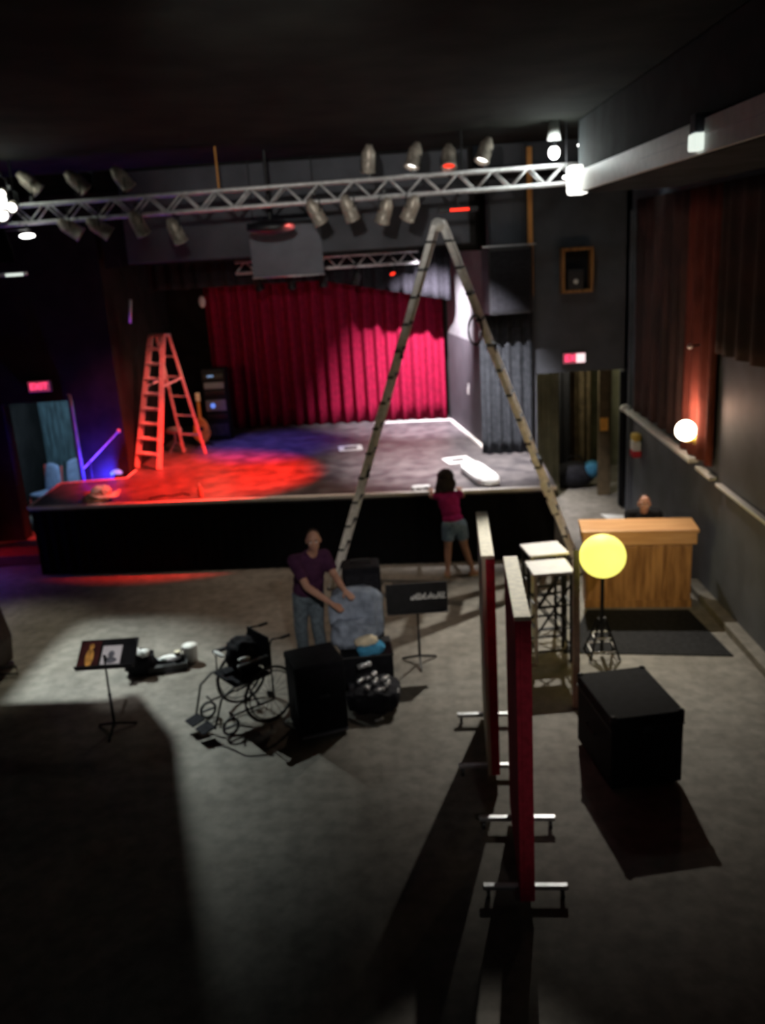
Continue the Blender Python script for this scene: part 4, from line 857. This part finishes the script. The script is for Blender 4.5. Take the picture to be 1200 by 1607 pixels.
def head(B, c, Bs, k=1.0):
    """c = centre of the skull; Bs = basis (right, forward, up)"""
    q = lambda *v: Vector(c) + Bs @ (Vector(v)*k)
    B.mass(q(0, -0.01, 0.02), (0.076*k, 0.096*k, 0.098*k), Bs); B.mass(q(0, 0.022, -0.055), (0.060*k, 0.068*k, 0.072*k), Bs)
    B.mass(q(0, 0.058, -0.098), (0.028*k, 0.024*k, 0.022*k), Bs)
    B.limb(q(0, 0.085, 0.005), q(0, 0.104, -0.032), 0.009*k, 0.015*k); B.mass(q(0, 0.098, -0.036), (0.018*k, 0.012*k, 0.010*k), Bs)
    B.limb(q(-0.045, 0.070, 0.026), q(0.045, 0.070, 0.026), 0.015*k, 0.015*k)
    B.limb(q(-0.022, 0.084, -0.068), q(0.022, 0.084, -0.068), 0.009*k, 0.009*k)
    for s in (-1, 1):
        B.mass(q(s*0.078, -0.008, -0.012), (0.012*k, 0.022*k, 0.034*k), Bs); B.mass(q(s*0.042, 0.062, -0.022), (0.02*k, 0.02*k, 0.02*k), Bs)
def face(c, Bs, par, off, k=1.0):
    q = lambda *v: Vector(c) + Bs @ (Vector(v)*k)
    for s in (-1, 1):
        e_ = MB().ball(q(s*0.030, 0.076, 0.004), 0.012*k).build('eye', M['eye'], par, off, smooth=True)
        MB().ball(q(s*0.030, 0.0845, 0.003), 0.0055*k).build('iris', M['iris'], e_, smooth=True)
        e_.children[0].location = -Vector(off)
        MB().tube([q(s*0.014, 0.088, 0.027), q(s*0.03, 0.088, 0.033), q(s*0.046, 0.079, 0.028)], 0.0045*k, 6).build('eyebrow', M['hair_s'], par, off, smooth=True)
    MB().tube([q(-0.024, 0.086, -0.068), q(0, 0.095, -0.066), q(0.024, 0.086, -0.068)], 0.0048*k, 6).build('lips', M['lips'], par, off, smooth=True)
def hand(B, w, d, n, side, curl=0.5, k=1.0):
    """w = wrist, d = finger direction, n = back of the hand, side = +1 when the thumb is on d x n"""
    d = Vector(d).normalized(); n = Vector(n); n = (n-d*n.dot(d)).normalized(); x = d.cross(n)*side
    P0 = Vector(w)+d*0.02*k; P1 = Vector(w)+d*0.088*k
    for t_ in (-0.030, -0.010, 0.010, 0.030): B.limb(P0+x*t_*0.7*k, P1+x*t_*k, 0.014*k, 0.012*k)
    for i, (t_, L) in enumerate(((0.031, 0.070), (0.010, 0.078), (-0.011, 0.073), (-0.031, 0.057))):
        a_ = P1+x*t_*1.05*k; sp_ = x*(t_*0.35)
        b_ = a_+(d+sp_*3).normalized()*L*0.48*k-n*0.010*curl*k; c_ = b_+(d*(1-0.45*curl)+sp_*3-n*curl*0.8).normalized()*L*0.32*k; e_ = c_+(d*(1-0.8*curl)-n*curl).normalized()*L*0.26*k
        B.limb(a_, b_, 0.0095*k, 0.009*k); B.limb(b_, c_, 0.009*k, 0.008*k); B.limb(c_, e_, 0.008*k, 0.0068*k)
    a_ = Vector(w)+d*0.035*k+x*0.028*k; b_ = a_+(d*0.6+x*0.8-n*0.2).normalized()*0.042*k; c_ = b_+(d*0.95+x*0.25-n*0.2).normalized()*0.034*k
    B.limb(a_, b_, 0.014*k, 0.011*k); B.limb(b_, c_, 0.0105*k, 0.008*k)
def foot(B, ank, d, k=1.0):
    d = Vector(d).normalized(); z0 = 0.035
    B.limb(Vector(ank), Vector((ank[0], ank[1], z0+0.02))-d*0.03*k, 0.04*k, 0.036*k)
    B.limb(Vector((ank[0], ank[1], z0+0.005))-d*0.04*k, Vector((ank[0], ank[1], z0-0.005))+d*0.13*k, 0.036*k, 0.030*k); B.mass(Vector((ank[0], ank[1], z0-0.008))+d*0.14*k, (0.042*k, 0.05*k, 0.026*k))

# --- man leaning on the blanket
off = V(-1.20, 9.46, 0.0)
man = thing('person', off, 'man in plum T-shirt and grey jeans leaning both hands on the blanket', 'person')
fw = basis((0.38, -0.92, 0)); hip = V(-1.20, 9.50, 0.90); chest = V(-1.15, 9.43, 1.22); neck = V(-1.095, 9.40, 1.42); hc = V(-1.07, 9.36, 1.575)
rt = fw.col[0]; SR = V(-1.145, 9.42, 1.345)+rt*0.185; SL = V(-1.145, 9.42, 1.345)-rt*0.185
ER = V(-1.165, 9.17, 1.09); WR = V(-0.895, 9.05, 0.925); EL = V(-0.86, 9.36, 1.13); WL = V(-0.745, 9.12, 1.04)
HR = hip+rt*0.09+V(0, 0, -0.02); HL = hip-rt*0.09+V(0, 0, -0.02)
KR = V(-1.31, 9.42, 0.49); KL = V(-1.12, 9.46, 0.49); AR = V(-1.31, 9.50, 0.09); AL = V(-1.09, 9.52, 0.09)
B = Body()
B.mass(hip, (0.165, 0.125, 0.13), fw); B.mass(hip.lerp(chest, 0.45), (0.155, 0.13, 0.16), fw); B.mass(chest, (0.175, 0.125, 0.19), fw)
B.limb(chest+V(0, 0, 0.1), neck, 0.085, 0.06); B.limb(neck, hc-V(0, 0, 0.06), 0.058, 0.055)
for s_, e_, w_ in ((SR, ER, WR), (SL, EL, WL)):
    B.limb(chest+V(0, 0, 0.12), s_, 0.07, 0.06); B.limb(s_, e_, 0.055, 0.042); B.limb(e_, e_.lerp(w_, 0.35), 0.042, 0.043); B.limb(e_.lerp(w_, 0.35), w_, 0.043, 0.027)
hand(B, WR, (0.75, -0.55, -0.30), (0.1, -0.2, 1), -1, 0.35); hand(B, WL, (0.6, -0.75, -0.25), (0.1, -0.2, 1), 1, 0.35)
for h_, k_, a_ in ((HR, KR, AR), (HL, KL, AL)):
    B.limb(h_, k_, 0.085, 0.058); B.limb(k_, k_.lerp(a_, 0.35), 0.058, 0.055); B.limb(k_.lerp(a_, 0.35), a_, 0.055, 0.036); foot(B, a_, (0.3, -0.95, 0))
hb = basis((0.12, -0.96, -0.12)); head(B, hc, hb)
B.done('body', M['skin'], man, off, 0.0065, 3); face(hc, hb, man, off)
B = Body()
B.mass(hip.lerp(chest, 0.18), (0.185, 0.15, 0.13), fw); B.mass(hip.lerp(chest, 0.5), (0.182, 0.155, 0.17), fw); B.mass(chest, (0.195, 0.145, 0.195), fw); B.limb(chest+V(0, 0, 0.12), neck-V(0, 0, 0.035), 0.10, 0.072, (1, 0))
for s_, e_ in ((SR, ER), (SL, EL)): B.limb(chest+V(0, 0, 0.11), s_, 0.085, 0.075); B.limb(s_, s_.lerp(e_, 0.72), 0.074, 0.068, (1, 0))
B.done('t_shirt', M['shirt_p'], man, off, 0.010, 4)
B = Body(); B.mass(hip+V(0, 0, -0.03), (0.178, 0.14, 0.13), fw)
for h_, k_, a_ in ((HR, KR, AR), (HL, KL, AL)): B.limb(h_, k_, 0.102, 0.078); B.limb(k_, V(a_.x, a_.y, 0.06), 0.078, 0.066, (1, 0))
B.done('jeans', M['jeans'], man, off, 0.010, 4)
B = Body(); q = lambda *v: hc + hb @ Vector(v)
B.mass(q(0, -0.028, 0.038), (0.078, 0.086, 0.086), hb); B.mass(q(0, -0.045, -0.01), (0.076, 0.066, 0.072), hb)
B.done('hair', M['hair_s'], man, off, 0.008, 4)
for a_ in (AR, AL):
    B = Body(); foot(B, V(a_.x, a_.y, 0.07), (0.3, -0.95, 0), 1.18); B.done('shoe', M['shoe'], man, off, 0.009, 3)

# --- woman at the stage edge, seen from behind
off = V(0.62, 12.16, 0.0)
wom = thing('person', off, 'woman in magenta top and denim shorts standing with back turned at the stage', 'person')
fw = basis((-0.08, 1.0, 0)); rt = fw.col[0]
hip = V(0.66, 12.14, 0.78); chest = V(0.60, 12.22, 1.10); neck = V(0.575, 12.27, 1.28); hc = V(0.57, 12.33, 1.425)
SR = chest+rt*0.155+V(0, 0.02, 0.10); SL = chest-rt*0.155+V(0, 0.02, 0.10)
ER = V(0.82, 12.46, 1.12); WR = V(0.78, 12.68, 1.17); EL = V(0.36, 12.46, 1.13); WL = V(0.37, 12.70, 1.17)
HR = hip+rt*0.085; HL = hip-rt*0.085
KL = V(0.56, 12.18, 0.42); AL = V(0.535, 12.10, 0.08); KR = V(0.80, 12.22, 0.42); AR = V(0.90, 12.10, 0.08)
B = Body()
B.mass(hip, (0.165, 0.12, 0.12), fw); B.mass(hip.lerp(chest, 0.5), (0.125, 0.10, 0.16), fw); B.mass(chest, (0.145, 0.10, 0.16), fw)
B.limb(chest+V(0, 0.02, 0.08), neck, 0.07, 0.048); B.limb(neck, hc-V(0, 0, 0.05), 0.046, 0.046)
for s_, e_, w_ in ((SR, ER, WR), (SL, EL, WL)):
    B.limb(chest+V(0, 0, 0.1), s_, 0.055, 0.048); B.limb(s_, e_, 0.044, 0.034); B.limb(e_, w_, 0.034, 0.023)
hand(B, WR, (-0.1, 1, -0.12), (0, 0, 1), 1, 0.3, 0.9); hand(B, WL, (0.0, 1, -0.12), (0, 0, 1), -1, 0.3, 0.9)
for h_, k_, a_, d_ in ((HR, KR, AR, (0.85, 0.35, 0)), (HL, KL, AL, (-0.05, 1, 0))):
    B.limb(h_, k_, 0.085, 0.054); B.limb(k_, k_.lerp(a_, 0.3), 0.054, 0.052); B.limb(k_.lerp(a_, 0.3), a_, 0.052, 0.031); foot(B, a_, d_, 0.9)
hb = basis((-0.05, 0.97, -0.15)); head(B, hc, hb, 0.95)
B.done('body', M['skin_d'], wom, off, 0.0065, 3); face(hc, hb, wom, off, 0.95)
B = Body(); B.mass(hip.lerp(chest, 0.28), (0.15, 0.125, 0.10), fw); B.mass(hip.lerp(chest, 0.6), (0.142, 0.118, 0.15), fw); B.mass(chest, (0.16, 0.118, 0.165), fw)
for s_, e_ in ((SR, ER), (SL, EL)): B.limb(chest+V(0, 0, 0.09), s_, 0.065, 0.060); B.limb(s_, s_.lerp(e_, 0.3), 0.058, 0.054, (1, 0))
B.done('top', M['shirt_m'], wom, off, 0.009, 4)
B = Body(); B.mass(hip+V(0, 0, 0.0), (0.178, 0.135, 0.125), fw)
for h_, k_ in ((HR, KR), (HL, KL)): B.limb(h_, h_.lerp(k_, 0.62), 0.10, 0.092, (1, 0))
B.done('denim_shorts', M['denim'], wom, off, 0.009, 4)
B = Body(); q = lambda *v: hc + hb @ Vector(v)
B.mass(q(0, -0.03, 0.04), (0.122, 0.108, 0.112), hb); B.mass(q(0, -0.075, -0.07), (0.145, 0.07, 0.12), hb)
rnd = random.Random(9)
for i in range(26):
    x = rnd.uniform(-0.13, 0.13); B.limb(q(x*0.8, -0.06-0.04*(1-abs(x)*6), 0.03), q(x*1.25+rnd.uniform(-.02, .02), -0.085+rnd.uniform(-.025, .02), -0.13-rnd.uniform(0, 0.09)), 0.022, 0.010)
B.done('hair', M['hair'], wom, off, 0.008, 2)
for a_, d_ in ((AR, (0.85, 0.35, 0)), (AL, (-0.05, 1, 0))):
    d_ = Vector(d_).normalized(); c_ = V(a_.x, a_.y, 0)+d_*0.05
    m_ = MB().ball((0, 0, 0.012), (0.048, 0.135, 0.014)); bmesh.ops.rotate(m_.bm, verts=m_.bm.verts, cent=(0, 0, 0), matrix=Matrix.Rotation(math.atan2(-d_.x, d_.y), 3, 'Z')); bmesh.ops.translate(m_.bm, verts=m_.bm.verts, vec=c_)
    m_.build('sandal', M['sandal'], wom, off, smooth=True)

# --- person seated behind the bar
off = V(3.16, 11.45, 0.0)
bar_p = thing('person', off, 'person in black shirt sitting behind the bar counter facing the camera', 'person')
fw = basis((-0.2, -1.0, 0)); rt = fw.col[0]
hip = V(3.18, 11.5, 0.58); chest = V(3.17, 11.44, 0.90); neck = V(3.165, 11.40, 1.06); hc = V(3.16, 11.36, 1.18)
SR = chest+rt*0.18+V(0, 0, 0.11); SL = chest-rt*0.18+V(0, 0, 0.11)
ER = SR+V(-0.05, -0.13, -0.24); EL = SL+V(0.04, -0.13, -0.24); WR = ER+V(0.14, -0.06, 0.03); WL = EL+V(-0.14, -0.06, 0.03)
HR = hip+rt*0.09; HL = hip-rt*0.09; KR = HR+V(-0.08, -0.20, 0.0); KL = HL+V(0.04, -0.20, 0.0); AR = V(KR.x, KR.y+0.08, 0.08); AL = V(KL.x, KL.y+0.08, 0.08)
B = Body()
B.mass(hip, (0.165, 0.14, 0.11), fw); B.mass(hip.lerp(chest, 0.5), (0.15, 0.12, 0.16), fw); B.mass(chest, (0.17, 0.115, 0.18), fw); B.limb(chest+V(0, 0, 0.1), neck, 0.08, 0.055); B.limb(neck, hc-V(0, 0, 0.05), 0.052, 0.052)
for s_, e_, w_ in ((SR, ER, WR), (SL, EL, WL)): B.limb(chest+V(0, 0, 0.11), s_, 0.07, 0.056); B.limb(s_, e_, 0.052, 0.04); B.limb(e_, w_, 0.04, 0.027); hand(B, w_, (0.5 if s_ is SR else -0.5, -0.3, -0.6), (0, -1, 0.3), 1 if s_ is SL else -1, 0.5)
for h_, k_, a_ in ((HR, KR, AR), (HL, KL, AL)): B.limb(h_, k_, 0.08, 0.058); B.limb(k_, a_, 0.056, 0.036); foot(B, a_, (0, -1, 0), 0.9)
hb = basis((-0.18, -0.98, -0.05)); head(B, hc, hb)
B.done('body', M['skin'], bar_p, off, 0.0075, 3); face(hc, hb, bar_p, off)
B = Body(); B.mass(hip.lerp(chest, 0.3), (0.175, 0.14, 0.14), fw); B.mass(hip.lerp(chest, 0.6), (0.175, 0.138, 0.15), fw); B.mass(chest, (0.19, 0.132, 0.185), fw); B.limb(chest+V(0, 0, 0.1), neck-V(0, 0, 0.03), 0.095, 0.068, (1, 0))
for s_, e_ in ((SR, ER), (SL, EL)): B.limb(chest+V(0, 0, 0.11), s_, 0.082, 0.07); B.limb(s_, e_, 0.068, 0.058, (1, 0))
B.done('shirt', M['shirt_k'], bar_p, off, 0.010, 4)
B = Body(); B.mass(hip, (0.18, 0.15, 0.115), fw)
for h_, k_, a_ in ((HR, KR, AR), (HL, KL, AL)): B.limb(h_, k_, 0.095, 0.074); B.limb(k_, V(a_.x, a_.y, 0.06), 0.072, 0.06, (1, 0))
B.done('trousers', M['jeans'], bar_p, off, 0.011, 4)
B = Body(); q = lambda *v: hc + hb @ Vector(v)
B.mass(q(0, -0.028, 0.04), (0.079, 0.086, 0.086), hb); B.done('hair', M['hair_s'], bar_p, off, 0.008, 4)
t = thing('bar_stool', (3.18, 11.52, 0), 'low stool under the person behind the bar counter', 'stool')
MB().cyl((0, 0, 0.40), (0, 0, 0.46), 0.18).build('seat', M['black_cloth'], t, bevel=0.01)
for k in range(4):
    q_ = math.pi/4+k*math.pi/2; MB().bar((0.12*math.cos(q_), 0.12*math.sin(q_), 0.40), (0.17*math.cos(q_), 0.17*math.sin(q_), 0), 0.025, 0.025).build('leg', M['black_metal'], t)
